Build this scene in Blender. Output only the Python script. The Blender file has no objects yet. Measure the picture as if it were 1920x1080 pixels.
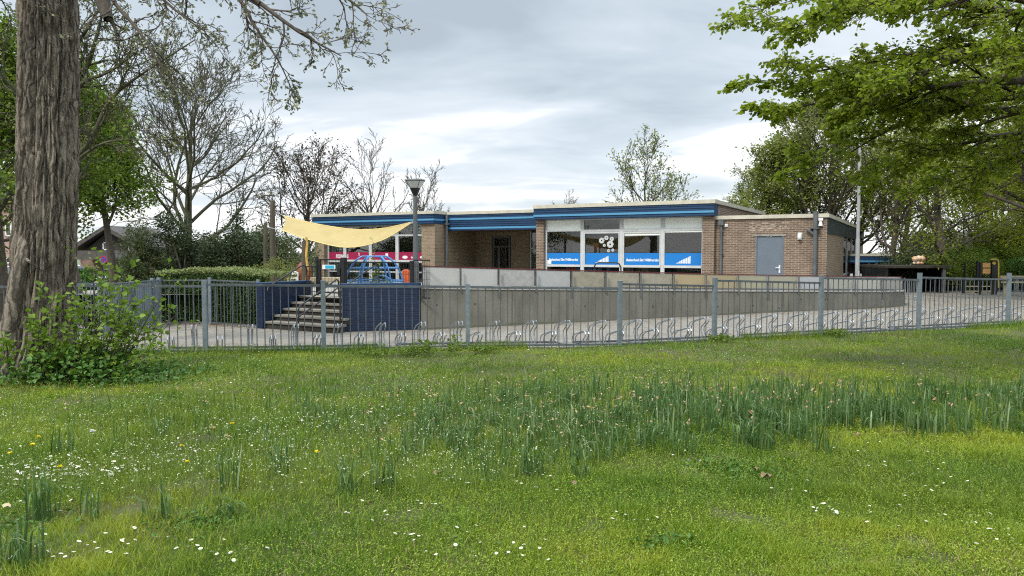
import bpy, math, random
import numpy as np
from mathutils import Vector, Matrix
PI = math.pi
S = bpy.context.scene
COL = S.collection

# ------------------------------------------------------------------ camera, world, sun, exposure
F = 1387.0                      # focal length in photo pixels (photo 1920 wide)
PITCH = math.atan(69 / F)
EYE = 1.6
cam_d = bpy.data.cameras.new('camera'); cam = bpy.data.objects.new('camera', cam_d); COL.objects.link(cam)
cam.location = (0, 0, EYE); cam.rotation_euler = (PI / 2 - PITCH, 0, 0)
cam_d.sensor_width = 36; cam_d.lens = F / 1920 * 36; cam_d.clip_start = 0.05; cam_d.clip_end = 2000
S.camera = cam
SUN_EL, SUN_ROT = math.radians(52), math.radians(-140)

W = bpy.data.worlds.new("World"); S.world = W; W.use_nodes = True
nt = W.node_tree; nt.nodes.clear(); N = nt.nodes; L = nt.links
out = N.new('ShaderNodeOutputWorld'); bg = N.new('ShaderNodeBackground'); L.new(bg.outputs[0], out.inputs[0])
bg.inputs[1].default_value = 0.1
sky = N.new('ShaderNodeTexSky'); sky.sky_type = 'NISHITA'; sky.sun_disc = False
sky.sun_elevation = SUN_EL; sky.sun_rotation = SUN_ROT
tc = N.new('ShaderNodeTexCoord')
sep = N.new('ShaderNodeSeparateXYZ'); L.new(tc.outputs['Generated'], sep.inputs[0])
def wm(op, a, b=None, clamp=False):
    n = N.new('ShaderNodeMath'); n.operation = op; n.use_clamp = clamp
    for i, v in enumerate((a, b)):
        if v is None: continue
        if isinstance(v, (int, float)): n.inputs[i].default_value = v
        else: L.new(v, n.inputs[i])
    return n.outputs[0]
zz = wm('ADD', wm('MAXIMUM', sep.outputs[2], 0.0), 0.16)
cx = wm('DIVIDE', sep.outputs[0], zz); cy = wm('DIVIDE', sep.outputs[1], zz)
cmb = N.new('ShaderNodeCombineXYZ'); L.new(cx, cmb.inputs[0]); L.new(cy, cmb.inputs[1])
mp = N.new('ShaderNodeMapping'); mp.inputs['Scale'].default_value = (0.72, 1.0, 1.0); mp.inputs['Rotation'].default_value = (0, 0, 0.22); mp.inputs['Location'].default_value = (1.3, 0.4, 0)
L.new(cmb.outputs[0], mp.inputs[0])
n1 = N.new('ShaderNodeTexNoise'); n1.inputs['Scale'].default_value = 0.85; n1.inputs['Detail'].default_value = 6; n1.inputs['Roughness'].default_value = 0.5
n1.inputs['Distortion'].default_value = 0.5
L.new(mp.outputs[0], n1.inputs[0])
n2 = N.new('ShaderNodeTexNoise'); n2.inputs['Scale'].default_value = 3.1; n2.inputs['Detail'].default_value = 6; n2.inputs['Distortion'].default_value = 0.8; L.new(mp.outputs[0], n2.inputs[0])
nn = wm('ADD', wm('MULTIPLY', n1.outputs[0], 0.8), wm('MULTIPLY', n2.outputs[0], 0.2))
# brighter, thinner cloud low in the sky; heavier above
low = N.new('ShaderNodeMapRange'); L.new(sep.outputs[2], low.inputs[0])
low.inputs[1].default_value = 0.0; low.inputs[2].default_value = 0.3; low.inputs[3].default_value = 0.20; low.inputs[4].default_value = -0.04
cr = N.new('ShaderNodeValToRGB'); L.new(wm('ADD', nn, low.outputs[0]), cr.inputs[0])
e = cr.color_ramp.elements
e[0].position = 0.40; e[0].color = (0.40, 0.46, 0.52, 1)
e[1].position = 0.66; e[1].color = (0.97, 0.98, 1.0, 1)
for p_, c_ in ((0.50, (0.53, 0.60, 0.66, 1)), (0.59, (0.68, 0.73, 0.78, 1))):
    k = e.new(p_); k.color = c_
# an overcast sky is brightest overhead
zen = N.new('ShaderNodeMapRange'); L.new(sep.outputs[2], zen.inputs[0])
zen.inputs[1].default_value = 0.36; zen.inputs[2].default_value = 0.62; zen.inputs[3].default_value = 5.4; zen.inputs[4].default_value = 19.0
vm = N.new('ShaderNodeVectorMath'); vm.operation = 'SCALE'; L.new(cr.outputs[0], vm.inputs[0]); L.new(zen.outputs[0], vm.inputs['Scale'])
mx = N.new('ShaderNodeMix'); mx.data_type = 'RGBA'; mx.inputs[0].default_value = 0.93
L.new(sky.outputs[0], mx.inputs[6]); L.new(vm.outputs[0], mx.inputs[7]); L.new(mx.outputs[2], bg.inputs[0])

sl = bpy.data.lights.new('sun', 'SUN'); so = bpy.data.objects.new('sun', sl); COL.objects.link(so)
sl.energy = 1.5; sl.angle = math.radians(10); sl.color = (1, 0.95, 0.86)
sdir = Vector((math.sin(SUN_ROT) * math.cos(SUN_EL), math.cos(SUN_ROT) * math.cos(SUN_EL), math.sin(SUN_EL)))
so.rotation_euler = sdir.to_track_quat('Z', 'Y').to_euler(); so.location = (0, 0, 30)
S.view_settings.view_transform = 'Standard'; S.view_settings.look = 'None'
S.view_settings.exposure = 1.2; S.view_settings.gamma = 1
S.render.engine = 'CYCLES'
S.cycles.use_denoising = False; S.cycles.filter_width = 1.15; S.cycles.sample_clamp_indirect = 6; S.cycles.max_bounces = 8; S.cycles.transparent_max_bounces = 16
S.cycles.diffuse_bounces = 4; S.cycles.glossy_bounces = 3; S.cycles.transmission_bounces = 4
S.cycles.caustics_reflective = False; S.cycles.caustics_refractive = False

# ------------------------------------------------------------------ measuring helpers (photo pixel + known plane -> metres)
TH = math.radians(28.6)
U = (math.cos(TH), -math.sin(TH)); V = (math.sin(TH), math.cos(TH))
C0 = (7.188, 26.5)
def ray(px, py):
    a = px - 960; b = 540 - py
    return (a, F * math.cos(PITCH) + b * math.sin(PITCH), -F * math.sin(PITCH) + b * math.cos(PITCH))
def at(px, py, Y):
    r = ray(px, py); k = Y / r[1]; return Vector((r[0] * k, Y, EYE + r[2] * k))
def onz(px, py, z):
    r = ray(px, py); k = (z - EYE) / r[2]; return Vector((r[0] * k, r[1] * k, z))
def onv(px, py, v):      # -> local (u, v, z) of the building frame
    r = ray(px, py); rv = r[0] * V[0] + r[1] * V[1]; k = (v + C0[0] * V[0] + C0[1] * V[1]) / rv
    dx, dy = r[0] * k - C0[0], r[1] * k - C0[1]
    return Vector((dx * U[0] + dy * U[1], v, EYE + r[2] * k))
def onu(px, py, u):
    r = ray(px, py); ru = r[0] * U[0] + r[1] * U[1]; k = (u + C0[0] * U[0] + C0[1] * U[1]) / ru
    dx, dy = r[0] * k - C0[0], r[1] * k - C0[1]
    return Vector((u, dx * V[0] + dy * V[1], EYE + r[2] * k))
def uvw(u, v, z=0): return Vector((C0[0] + u * U[0] + v * V[0], C0[1] + u * U[1] + v * V[1], z))

# ------------------------------------------------------------------ materials
def newmat(name):
    m = bpy.data.materials.new(name); m.use_nodes = True
    return m, m.node_tree, m.node_tree.nodes['Principled BSDF']
def link(t, a, b): t.links.new(a, b)
def hexc(c): return (c[0], c[1], c[2], 1)
def mat(name, col, rough=0.6, metal=0.0, var=0.0, vs=4.0, bump=0.0, bs=40.0, col2=None, detail=5, vmap=None):
    m, t, b = newmat(name)
    b.inputs['Roughness'].default_value = rough; b.inputs['Metallic'].default_value = metal
    b.inputs['Base Color'].default_value = hexc(col)
    if var or col2 or bump:
        co = t.nodes.new('ShaderNodeTexCoord')
        src = co.outputs['Object']
        if vmap:
            mp = t.nodes.new('ShaderNodeMapping'); mp.inputs['Scale'].default_value = vmap; link(t, src, mp.inputs[0]); src = mp.outputs[0]
    if var or col2:
        nz = t.nodes.new('ShaderNodeTexNoise'); nz.inputs['Scale'].default_value = vs; nz.inputs['Detail'].default_value = detail
        nz.inputs['Roughness'].default_value = 0.65
        link(t, src, nz.inputs[0])
        r = t.nodes.new('ShaderNodeValToRGB'); link(t, nz.outputs[0], r.inputs[0])
        if col2 is None: col2 = [max(0, c * (1 - var)) for c in col]; c1 = [min(1, c * (1 + var)) for c in col]
        else: c1 = col
        r.color_ramp.elements[0].position = 0.35; r.color_ramp.elements[1].position = 0.65
        r.color_ramp.elements[0].color = hexc(col2); r.color_ramp.elements[1].color = hexc(c1)
        link(t, r.outputs[0], b.inputs['Base Color'])
    if bump:
        nb = t.nodes.new('ShaderNodeTexNoise'); nb.inputs['Scale'].default_value = bs; nb.inputs['Detail'].default_value = 4
        link(t, src, nb.inputs[0])
        bm_ = t.nodes.new('ShaderNodeBump'); bm_.inputs['Strength'].default_value = bump; bm_.inputs['Distance'].default_value = 0.02
        link(t, nb.outputs[0], bm_.inputs['Height']); link(t, bm_.outputs[0], b.inputs['Normal'])
    return m
def brickmat(name, c1, c2, mortar, bw=0.22, bh=0.0625, ms=0.010, stain=0.25, rough=0.85, bump=0.5, horizontal=False, rot=0.0):
    m, t, b = newmat(name); b.inputs['Roughness'].default_value = rough
    co = t.nodes.new('ShaderNodeTexCoord')
    if horizontal:
        mp = t.nodes.new('ShaderNodeMapping'); mp.inputs['Rotation'].default_value = (0, 0, rot); link(t, co.outputs['Object'], mp.inputs[0]); vec = mp.outputs[0]
    else:
        sp = t.nodes.new('ShaderNodeSeparateXYZ'); link(t, co.outputs['Object'], sp.inputs[0])
        ad = t.nodes.new('ShaderNodeMath'); link(t, sp.outputs[0], ad.inputs[0]); link(t, sp.outputs[1], ad.inputs[1])
        cb = t.nodes.new('ShaderNodeCombineXYZ'); link(t, ad.outputs[0], cb.inputs[0]); link(t, sp.outputs[2], cb.inputs[1]); vec = cb.outputs[0]
    br = t.nodes.new('ShaderNodeTexBrick'); link(t, vec, br.inputs[0])
    br.inputs['Color1'].default_value = hexc(c1); br.inputs['Color2'].default_value = hexc(c2); br.inputs['Mortar'].default_value = hexc(mortar)
    br.inputs['Scale'].default_value = 1; br.inputs['Brick Width'].default_value = bw; br.inputs['Row Height'].default_value = bh
    br.inputs['Mortar Size'].default_value = ms; br.inputs['Bias'].default_value = -0.1
    nz = t.nodes.new('ShaderNodeTexNoise'); nz.inputs['Scale'].default_value = 1.7; nz.inputs['Detail'].default_value = 6; nz.inputs['Roughness'].default_value = 0.7
    link(t, co.outputs['Object'], nz.inputs[0])
    mr = t.nodes.new('ShaderNodeMapRange'); link(t, nz.outputs[0], mr.inputs[0])
    mr.inputs[1].default_value = 0.3; mr.inputs[2].default_value = 0.7; mr.inputs[3].default_value = 1 - stain; mr.inputs[4].default_value = 1 + stain * 0.6
    sc = t.nodes.new('ShaderNodeVectorMath'); sc.operation = 'SCALE'; link(t, br.outputs[0], sc.inputs[0]); link(t, mr.outputs[0], sc.inputs['Scale'])
    link(t, sc.outputs[0], b.inputs['Base Color'])
    if bump:
        bp = t.nodes.new('ShaderNodeBump'); bp.inputs['Strength'].default_value = bump; bp.inputs['Distance'].default_value = 0.006; bp.invert = True
        link(t, br.outputs['Fac'], bp.inputs['Height']); link(t, bp.outputs[0], b.inputs['Normal'])
    return m
def leafmat(name, c1, c2, c3=None, trans=0.35, rough=0.5, patch=None, ps=0.6):
    """per-leaf random tint; part of the light passes through; patch = colour of large soft patches"""
    m = bpy.data.materials.new(name); m.use_nodes = True; t = m.node_tree; t.nodes.clear()
    o = t.nodes.new('ShaderNodeOutputMaterial'); g = t.nodes.new('ShaderNodeNewGeometry')
    r = t.nodes.new('ShaderNodeValToRGB'); link(t, g.outputs['Random Per Island'], r.inputs[0])
    r.color_ramp.elements[0].color = hexc(c1); r.color_ramp.elements[1].color = hexc(c2)
    if c3: k = r.color_ramp.elements.new(0.85); k.color = hexc(c2); r.color_ramp.elements[-1].color = hexc(c3)
    col = r.outputs[0]
    if patch:
        co = t.nodes.new('ShaderNodeTexCoord')
        nz = t.nodes.new('ShaderNodeTexNoise'); nz.inputs['Scale'].default_value = ps; nz.inputs['Detail'].default_value = 5; nz.inputs['Roughness'].default_value = 0.65
        link(t, co.outputs['Object'], nz.inputs[0])
        mr = t.nodes.new('ShaderNodeMapRange'); link(t, nz.outputs[0], mr.inputs[0]); mr.inputs[1].default_value = 0.44; mr.inputs[2].default_value = 0.62
        mm = t.nodes.new('ShaderNodeMix'); mm.data_type = 'RGBA'; link(t, mr.outputs[0], mm.inputs[0]); link(t, col, mm.inputs[6]); mm.inputs[7].default_value = hexc(patch)
        mm2 = t.nodes.new('ShaderNodeMix'); mm2.data_type = 'RGBA'; mm2.inputs[0].default_value = 0.35; link(t, mm.outputs[2], mm2.inputs[6]); link(t, r.outputs[0], mm2.inputs[7])
        col = mm2.outputs[2]
    p = t.nodes.new('ShaderNodeBsdfPrincipled'); p.inputs['Roughness'].default_value = rough; p.inputs['Specular IOR Level'].default_value = 0.3
    link(t, col, p.inputs['Base Color'])
    tr = t.nodes.new('ShaderNodeBsdfTranslucent'); link(t, col, tr.inputs[0])
    ms = t.nodes.new('ShaderNodeMixShader'); ms.inputs[0].default_value = trans
    link(t, p.outputs[0], ms.inputs[1]); link(t, tr.outputs[0], ms.inputs[2]); link(t, ms.outputs[0], o.inputs[0])
    return m
def glassmat(name, tint=(0.88, 0.91, 0.9), refl=0.12):
    m = bpy.data.materials.new(name); m.use_nodes = True; t = m.node_tree; t.nodes.clear()
    o = t.nodes.new('ShaderNodeOutputMaterial')
    tr = t.nodes.new('ShaderNodeBsdfTransparent'); tr.inputs[0].default_value = hexc(tint)
    gl = t.nodes.new('ShaderNodeBsdfGlossy'); gl.inputs['Roughness'].default_value = 0.02
    fr = t.nodes.new('ShaderNodeFresnel'); fr.inputs[0].default_value = 1.45
    ad = t.nodes.new('ShaderNodeMath'); ad.operation = 'ADD'; ad.use_clamp = True; ad.inputs[1].default_value = refl; link(t, fr.outputs[0], ad.inputs[0])
    ms = t.nodes.new('ShaderNodeMixShader'); link(t, ad.outputs[0], ms.inputs[0]); link(t, tr.outputs[0], ms.inputs[1]); link(t, gl.outputs[0], ms.inputs[2])
    link(t, ms.outputs[0], o.inputs[0]); return m

M = {}
M['brick'] = brickmat('brown_brick', (0.175, 0.11, 0.072), (0.095, 0.055, 0.037), (0.27, 0.225, 0.17), ms=0.011, stain=0.28)
M['brick_tan'] = brickmat('tan_brick', (0.24, 0.165, 0.095), (0.16, 0.10, 0.055), (0.26, 0.22, 0.165), ms=0.012, stain=0.2)
M['brick_blue'] = brickmat('blue_painted_brick', (0.0035, 0.018, 0.056), (0.0025, 0.013, 0.043), (0.001, 0.005, 0.018), ms=0.008, stain=0.3, rough=0.45, bump=0.8)
M['cream'] = mat('cream_trim', (0.45, 0.42, 0.335), 0.6, var=0.12, vs=3)
M['blue'] = mat('dark_blue_paint', (0.002, 0.030, 0.085), 0.6, var=0.15, vs=2)
M['blue_light'] = mat('light_blue_paint', (0.07, 0.24, 0.40), 0.5)
M['frame'] = mat('window_frame_paint', (0.46, 0.47, 0.465), 0.5, var=0.08)
M['frame_grey'] = mat('grey_window_paint', (0.40, 0.42, 0.42), 0.5)
M['blind'] = mat('blind_fabric', (0.84, 0.86, 0.80), 0.8, var=0.05, vs=1.2)
M['glass'] = glassmat('window_glass', refl=0.03)
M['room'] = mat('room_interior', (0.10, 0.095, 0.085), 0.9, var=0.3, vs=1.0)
M['room_light'] = mat('room_pale', (0.45, 0.45, 0.42), 0.8)
M['film_blue'] = mat('blue_window_film', (0.0, 0.15, 0.46), 0.75)
M['film_pink'] = mat('pink_window_film', (0.28, 0.008, 0.055), 0.5)
M['white'] = mat('white_paint', (0.70, 0.70, 0.69), 0.5)
M['door_grey'] = mat('grey_blue_door_paint', (0.11, 0.135, 0.165), 0.55, var=0.06, vs=1.5)
M['galv'] = mat('galvanised_steel', (0.17, 0.205, 0.225), 0.5, 0.3, var=0.18, vs=9)
M['galv_dark'] = mat('weathered_steel_bars', (0.10, 0.115, 0.125), 0.5, 0.3, var=0.25, vs=6)
M['rack'] = mat('rack_steel', (0.38, 0.41, 0.43), 0.35, 0.6, var=0.2, vs=9)
M['pipe'] = mat('grey_pipe', (0.085, 0.092, 0.096), 0.6, var=0.2, vs=3)
M['black'] = mat('black_metal', (0.010, 0.010, 0.011), 0.4)
M['concrete'] = mat('ramp_concrete', (0.165, 0.155, 0.128), 0.9, col2=(0.105, 0.10, 0.08), vs=1.6, bump=0.25, bs=30, vmap=(1.6, 1.6, .45))
M['step'] = mat('step_concrete', (0.23, 0.21, 0.175), 0.85, col2=(0.15, 0.135, 0.11), vs=3, bump=0.2)
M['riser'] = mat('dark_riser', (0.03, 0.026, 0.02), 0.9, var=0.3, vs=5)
M['kerb'] = mat('kerb_stone', (0.26, 0.25, 0.22), 0.9, var=0.2, vs=5, bump=0.3)
M['dark_green'] = mat('dark_green_fascia', (0.005, 0.014, 0.012), 0.85, var=0.2)
M['roofing'] = mat('roofing_felt', (0.10, 0.10, 0.10), 0.9, var=0.2)
M['maroon'] = mat('maroon_rail', (0.09, 0.012, 0.014), 0.45)
M['sail'] = mat('yellow_sail_cloth', (0.72, 0.53, 0.20), 0.75, var=0.05, vs=1.5, bump=0.3, bs=6)
M['wood_post'] = mat('weathered_wood', (0.08, 0.065, 0.045), 0.9, var=0.3, vs=8, vmap=(1, 1, 0.2))
M['soffit'] = mat('brown_soffit', (0.09, 0.045, 0.028), 0.7, var=0.15)

# ------------------------------------------------------------------ mesh helpers
def tag(o, label=None, cat=None, group=None, kind=None):
    if label: o['label'] = label
    if cat: o['category'] = cat
    if group: o['group'] = group
    if kind: o['kind'] = kind
    return o
def thing(name, label, cat, loc=(0, 0, 0), rz=0.0, group=None):
    o = bpy.data.objects.new(name, None); COL.objects.link(o); o.location = loc; o.rotation_euler = (0, 0, rz); o.empty_display_size = 0.3
    return tag(o, label, cat, group)
class MB:
    def __init__(s): s.v = []; s.f = []
    def add(s, vs, fs):
        n = len(s.v); s.v += [tuple(v) for v in vs]; s.f += [tuple(i + n for i in f) for f in fs]; return s
    def box(s, x0, y0, z0, x1, y1, z1):
        x0, x1 = sorted((x0, x1)); y0, y1 = sorted((y0, y1)); z0, z1 = sorted((z0, z1))
        return s.add([(x0, y0, z0), (x1, y0, z0), (x1, y1, z0), (x0, y1, z0), (x0, y0, z1), (x1, y0, z1), (x1, y1, z1), (x0, y1, z1)],
                     [(0, 3, 2, 1), (4, 5, 6, 7), (0, 1, 5, 4), (1, 2, 6, 5), (2, 3, 7, 6), (3, 0, 4, 7)])
    def beam(s, a, b, w, h, z0=None):     # box along a->b (horizontal or sloping), width w across, height h
        a = Vector(a); b = Vector(b); d = (b - a).normalized(); up = Vector((0, 0, 1))
        if abs(d.z) > 0.95: up = Vector((0, 1, 0))
        r = d.cross(up).normalized() * w / 2; q = r.cross(d).normalized() * h / 2
        vs = [a - r - q, a + r - q, a + r + q, a - r + q, b - r - q, b + r - q, b + r + q, b - r + q]
        return s.add(vs, [(0, 1, 2, 3), (7, 6, 5, 4), (1, 0, 4, 5), (2, 1, 5, 6), (3, 2, 6, 7), (0, 3, 7, 4)])
    def tube(s, pts, r, n=8, cap=True):
        pts = [Vector(p) for p in pts]; rs = r if isinstance(r, (list, tuple)) else [r] * len(pts)
        rings = []; prev = None
        for i, p in enumerate(pts):
            d = (pts[min(i + 1, len(pts) - 1)] - pts[max(i - 1, 0)]).normalized()
            if prev is None:
                a = Vector((0, 0, 1)) if abs(d.z) < 0.9 else Vector((1, 0, 0)); prev = d.cross(a).normalized()
            x = (prev - d * prev.dot(d)).normalized(); prev = x; y = d.cross(x)
            rings.append([p + (x * math.cos(2 * PI * k / n) + y * math.sin(2 * PI * k / n)) * rs[i] for k in range(n)])
        vs = [v for rg in rings for v in rg]; fs = []
        for i in range(len(pts) - 1):
            for k in range(n):
                k2 = (k + 1) % n; fs.append((i * n + k, i * n + k2, (i + 1) * n + k2, (i + 1) * n + k))
        if cap: fs.append(tuple(range(n - 1, -1, -1))); fs.append(tuple((len(pts) - 1) * n + k for k in range(n)))
        return s.add(vs, fs)
    def lathe(s, prof, c=(0, 0, 0), n=20):
        vs = [(c[0] + r * math.cos(2 * PI * k / n), c[1] + r * math.sin(2 * PI * k / n), c[2] + z) for r, z in prof for k in range(n)]
        fs = [(i * n + k, i * n + (k + 1) % n, (i + 1) * n + (k + 1) % n, (i + 1) * n + k) for i in range(len(prof) - 1) for k in range(n)]
        fs.append(tuple(range(n - 1, -1, -1))); fs.append(tuple((len(prof) - 1) * n + k for k in range(n)))
        return s.add(vs, fs)
    def prism(s, poly, a, b, axis='y'):    # polygon (p,q) extruded between a and b along axis
        m = {'y': lambda p, q, t: (p, t, q), 'x': lambda p, q, t: (t, p, q), 'z': lambda p, q, t: (p, q, t)}[axis]
        n = len(poly); vs = [m(p, q, a) for p, q in poly] + [m(p, q, b) for p, q in poly]
        fs = [tuple(range(n)), tuple(range(2 * n - 1, n - 1, -1))] + [((i + 1) % n, i, i + n, (i + 1) % n + n) for i in range(n)]
        return s.add(vs, fs)
    def build(s, name, m, parent=None, smooth=False, bevel=0):
        me = bpy.data.meshes.new(name); me.from_pydata(s.v, [], s.f); me.update()
        import bmesh
        bm = bmesh.new(); bm.from_mesh(me); bmesh.ops.recalc_face_normals(bm, faces=bm.faces); bm.to_mesh(me); bm.free()
        if smooth:
            me.shade_smooth()
            try: me.set_sharp_from_angle(angle=math.radians(40))
            except Exception: pass
        me.materials.append(M[m] if isinstance(m, str) else m)
        o = bpy.data.objects.new(name, me); COL.objects.link(o)
        if parent: o.parent = parent
        if bevel:
            md = o.modifiers.new('bevel', 'BEVEL'); md.width = bevel; md.segments = 2; md.limit_method = 'ANGLE'
        return o
def npmesh(name, verts, faces, m, parent=None, smooth=False, extra=None):
    """verts (n,3); faces (k,4) or (k,3) arrays; extra = further faces array of another size"""
    me = bpy.data.meshes.new(name); verts = np.asarray(verts, dtype=np.float32)
    me.vertices.add(len(verts)); me.vertices.foreach_set('co', verts.ravel())
    fl = [np.asarray(f, dtype=np.int32) for f in ([faces] + ([extra] if extra is not None else []))]
    loops = np.concatenate([f.ravel() for f in fl]); tot = np.concatenate([np.full(len(f), f.shape[1], dtype=np.int32) for f in fl])
    st = np.concatenate([[0], np.cumsum(tot)[:-1]]).astype(np.int32)
    me.loops.add(len(loops)); me.loops.foreach_set('vertex_index', loops)
    me.polygons.add(len(tot)); me.polygons.foreach_set('loop_start', st); me.polygons.foreach_set('loop_total', tot)
    me.update(calc_edges=True); 
    if smooth: me.shade_smooth()
    me.materials.append(M[m] if isinstance(m, str) else m)
    o = bpy.data.objects.new(name, me); COL.objects.link(o)
    if parent: o.parent = parent
    return o
def norm(a): return a / np.maximum(np.linalg.norm(a, axis=-1, keepdims=True), 1e-9)
def tubes_np(segs, k):
    """segs (n,8): p0, p1, r0, r1 -> verts, quads"""
    s = np.asarray(segs, dtype=np.float64); p0, p1, r0, r1 = s[:, :3], s[:, 3:6], s[:, 6], s[:, 7]
    d = norm(p1 - p0); a = np.tile([0.31, 0.92, 0.24], (len(s), 1)); x = norm(np.cross(d, a)); y = np.cross(d, x)
    th = np.arange(k) * 2 * PI / k; c, sn = np.cos(th)[None, :, None], np.sin(th)[None, :, None]
    ring = x[:, None] * c + y[:, None] * sn
    v = np.concatenate([p0[:, None] + ring * r0[:, None, None], p1[:, None] + ring * r1[:, None, None]], axis=1)
    b = (np.arange(len(s)) * 2 * k)[:, None]; i = np.arange(k); j = (i + 1) % k
    f = np.stack([b + i, b + j, b + j + k, b + i + k], axis=-1).reshape(-1, 4)
    return v.reshape(-1, 3), f
def leaves_np(rng, c, size, aspect=0.6, droop=0.3, up=0.5, fold=0.25, dirs=None):
    """one folded rhombic leaf (two triangles sharing the midrib) per centre"""
    n = len(c); size = np.broadcast_to(size, (n,)) * rng.uniform(0.65, 1.3, n)
    d = rng.normal(size=(n, 3)) if dirs is None else dirs + rng.normal(size=(n, 3)) * 0.7
    d[:, 2] = d[:, 2] * 0.6 - droop; d = norm(d)
    nv = rng.normal(size=(n, 3)); nv[:, 2] += up * 2; nv = norm(nv - d * np.sum(nv * d, 1, keepdims=True)); sd = np.cross(d, nv)
    s = size[:, None]
    v = np.stack([c, c + d * s * 0.5 + sd * s * aspect * 0.5 + nv * s * fold * aspect, c + d * s, c + d * s * 0.5 - sd * s * aspect * 0.5 + nv * s * fold * aspect], axis=1)
    b = (np.arange(n) * 4)[:, None]
    f = np.concatenate([b + np.array([0, 1, 2]), b + np.array([0, 2, 3])]).reshape(-1, 3)
    return v.reshape(-1, 3), f
def ovals_np(rng, c, size, droop=0.3, up=0.6, dirs=None, wid=0.8):
    """rounder leaf, hexagonal outline folded on the midrib, for leaves seen close"""
    n = len(c); size = np.broadcast_to(size, (n,)) * rng.uniform(0.6, 1.25, n)
    d = rng.normal(size=(n, 3)) if dirs is None else dirs + rng.normal(size=(n, 3)) * 0.6
    d[:, 2] = d[:, 2] * 0.6 - droop; d = norm(d)
    nv = rng.normal(size=(n, 3)) * 0.7; nv[:, 2] += up * 2; nv = norm(nv - d * np.sum(nv * d, 1, keepdims=True)); sd = np.cross(d, nv); s = size[:, None]
    w = wid * 0.5
    P = [c, c + d * s * .3 + sd * s * w + nv * s * .12, c + d * s * .72 + sd * s * w * .72 + nv * s * .06, c + d * s - nv * s * .1,
         c + d * s * .72 - sd * s * w * .72 + nv * s * .06, c + d * s * .3 - sd * s * w + nv * s * .12]
    v = np.stack(P, axis=1); b = (np.arange(n) * 6)[:, None]
    f = np.concatenate([b + np.array([0, 1, 2, 3]), b + np.array([0, 3, 4, 5])]).reshape(-1, 4)
    return v.reshape(-1, 3), f

# ---- growth
def grow(rng, p, d, length, r, lv, P, segs, tips):
    """P: per level dict(n, len, ang, up, wob, t0, seg) ; tips gets (point, dir, level)"""
    q = P[lv]; ns = q.get('seg', 5); wob = q.get('wob', 0.15); up = q.get('up', 0.05)
    pts = [p]; dd = d; step = length / ns; rs = [r]; tp = q.get('taper', 0.35 if lv else 0.4)
    for i in range(ns):
        dd = (dd + Vector(rng.normal(size=3)) * wob + Vector((0, 0, up))).normalized()
        p = p + dd * step; pts.append(p); rs.append(r * (1 - (1 - tp) * (i + 1) / ns))
        segs.append((*pts[-2], *pts[-1], rs[-2], rs[-1]))
    if lv + 1 >= len(P):
        for i in range(1, len(pts)): tips.append((*pts[i], *(pts[i] - pts[i - 1]).normalized()))
        return
    nc = q['n']; t0 = q.get('t0', 0.25); az = rng.uniform(0, 2 * PI)
    for k in range(nc):
        t = t0 + (1 - t0) * (k + rng.uniform(0.2, 0.8)) / nc
        f = t * ns; i = min(int(f), ns - 1); a = pts[i].lerp(pts[i + 1], f - i); dl = (pts[i + 1] - pts[i]).normalized()
        az += 2.4 + rng.uniform(-0.4, 0.4)
        x = dl.cross(Vector((0.3, 0.2, 0.93))).normalized(); y = dl.cross(x)
        ang = q['ang'] * rng.uniform(0.75, 1.25) * (1.15 - 0.5 * t)
        nd = (dl * math.cos(ang) + (x * math.cos(az) + y * math.sin(az)) * math.sin(ang)).normalized()
        if 'flat' in q: nd.z *= q['flat']; nd.normalize()
        ll = length * q['len'] * rng.uniform(0.7, 1.15) * (1.15 - q.get('short', 0.5) * t)
        rr = max(rs[i] * q.get('rr', 0.5) * rng.uniform(0.8, 1.1), 0.004)
        grow(rng, a, nd, ll, rr, lv + 1, P, segs, tips)
def branches_mesh(segs, parent, m, name='trunk', thick=0.03, rmin=0.0):
    s = np.array(segs); s[:, 6:8] = np.maximum(s[:, 6:8], rmin); big = s[:, 6] > thick; V_, F_ = [], []; n = 0
    for part, k in ((s[big], 9), (s[~big], 3)):
        if len(part) == 0: continue
        v, f = tubes_np(part, k); V_.append(v); F_.append(f + n); n += len(v)
    return npmesh(name, np.concatenate(V_), np.concatenate(F_), m, parent, smooth=True)
def add_leaves(rng, tips, per, size, parent, m, name='foliage', spread=0.15, aspect=0.65, droop=0.3, up=0.5, keep=1.0, oval=False, wid=0.8):
    t = np.array(tips); 
    if keep < 1: t = t[rng.random(len(t)) < keep]
    t = np.repeat(t, per, axis=0); c = t[:, :3] + rng.normal(size=(len(t), 3)) * spread
    if oval: v, f = ovals_np(rng, c, size, droop, up, t[:, 3:6].copy(), wid)
    else: v, f = leaves_np(rng, c, size, aspect, droop, up, dirs=t[:, 3:6].copy())
    return npmesh(name, v, f, m, parent)
def vnoise(x, y, seed=0):
    """cheap smooth value noise, numpy"""
    xi = np.floor(x).astype(np.int64); yi = np.floor(y).astype(np.int64); fx = x - xi; fy = y - yi
    fx = fx * fx * (3 - 2 * fx); fy = fy * fy * (3 - 2 * fy)
    def h(a, b):
        n = (a * 374761393 + b * 668265263 + seed * 982451653) & 0x7fffffff; n = ((n ^ (n >> 13)) * 1274126177) & 0x7fffffff
        return (n ^ (n >> 16)) / 0x7fffffff
    return (h(xi, yi) * (1 - fx) + h(xi + 1, yi) * fx) * (1 - fy) + (h(xi, yi + 1) * (1 - fx) + h(xi + 1, yi + 1) * fx) * fy

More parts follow.
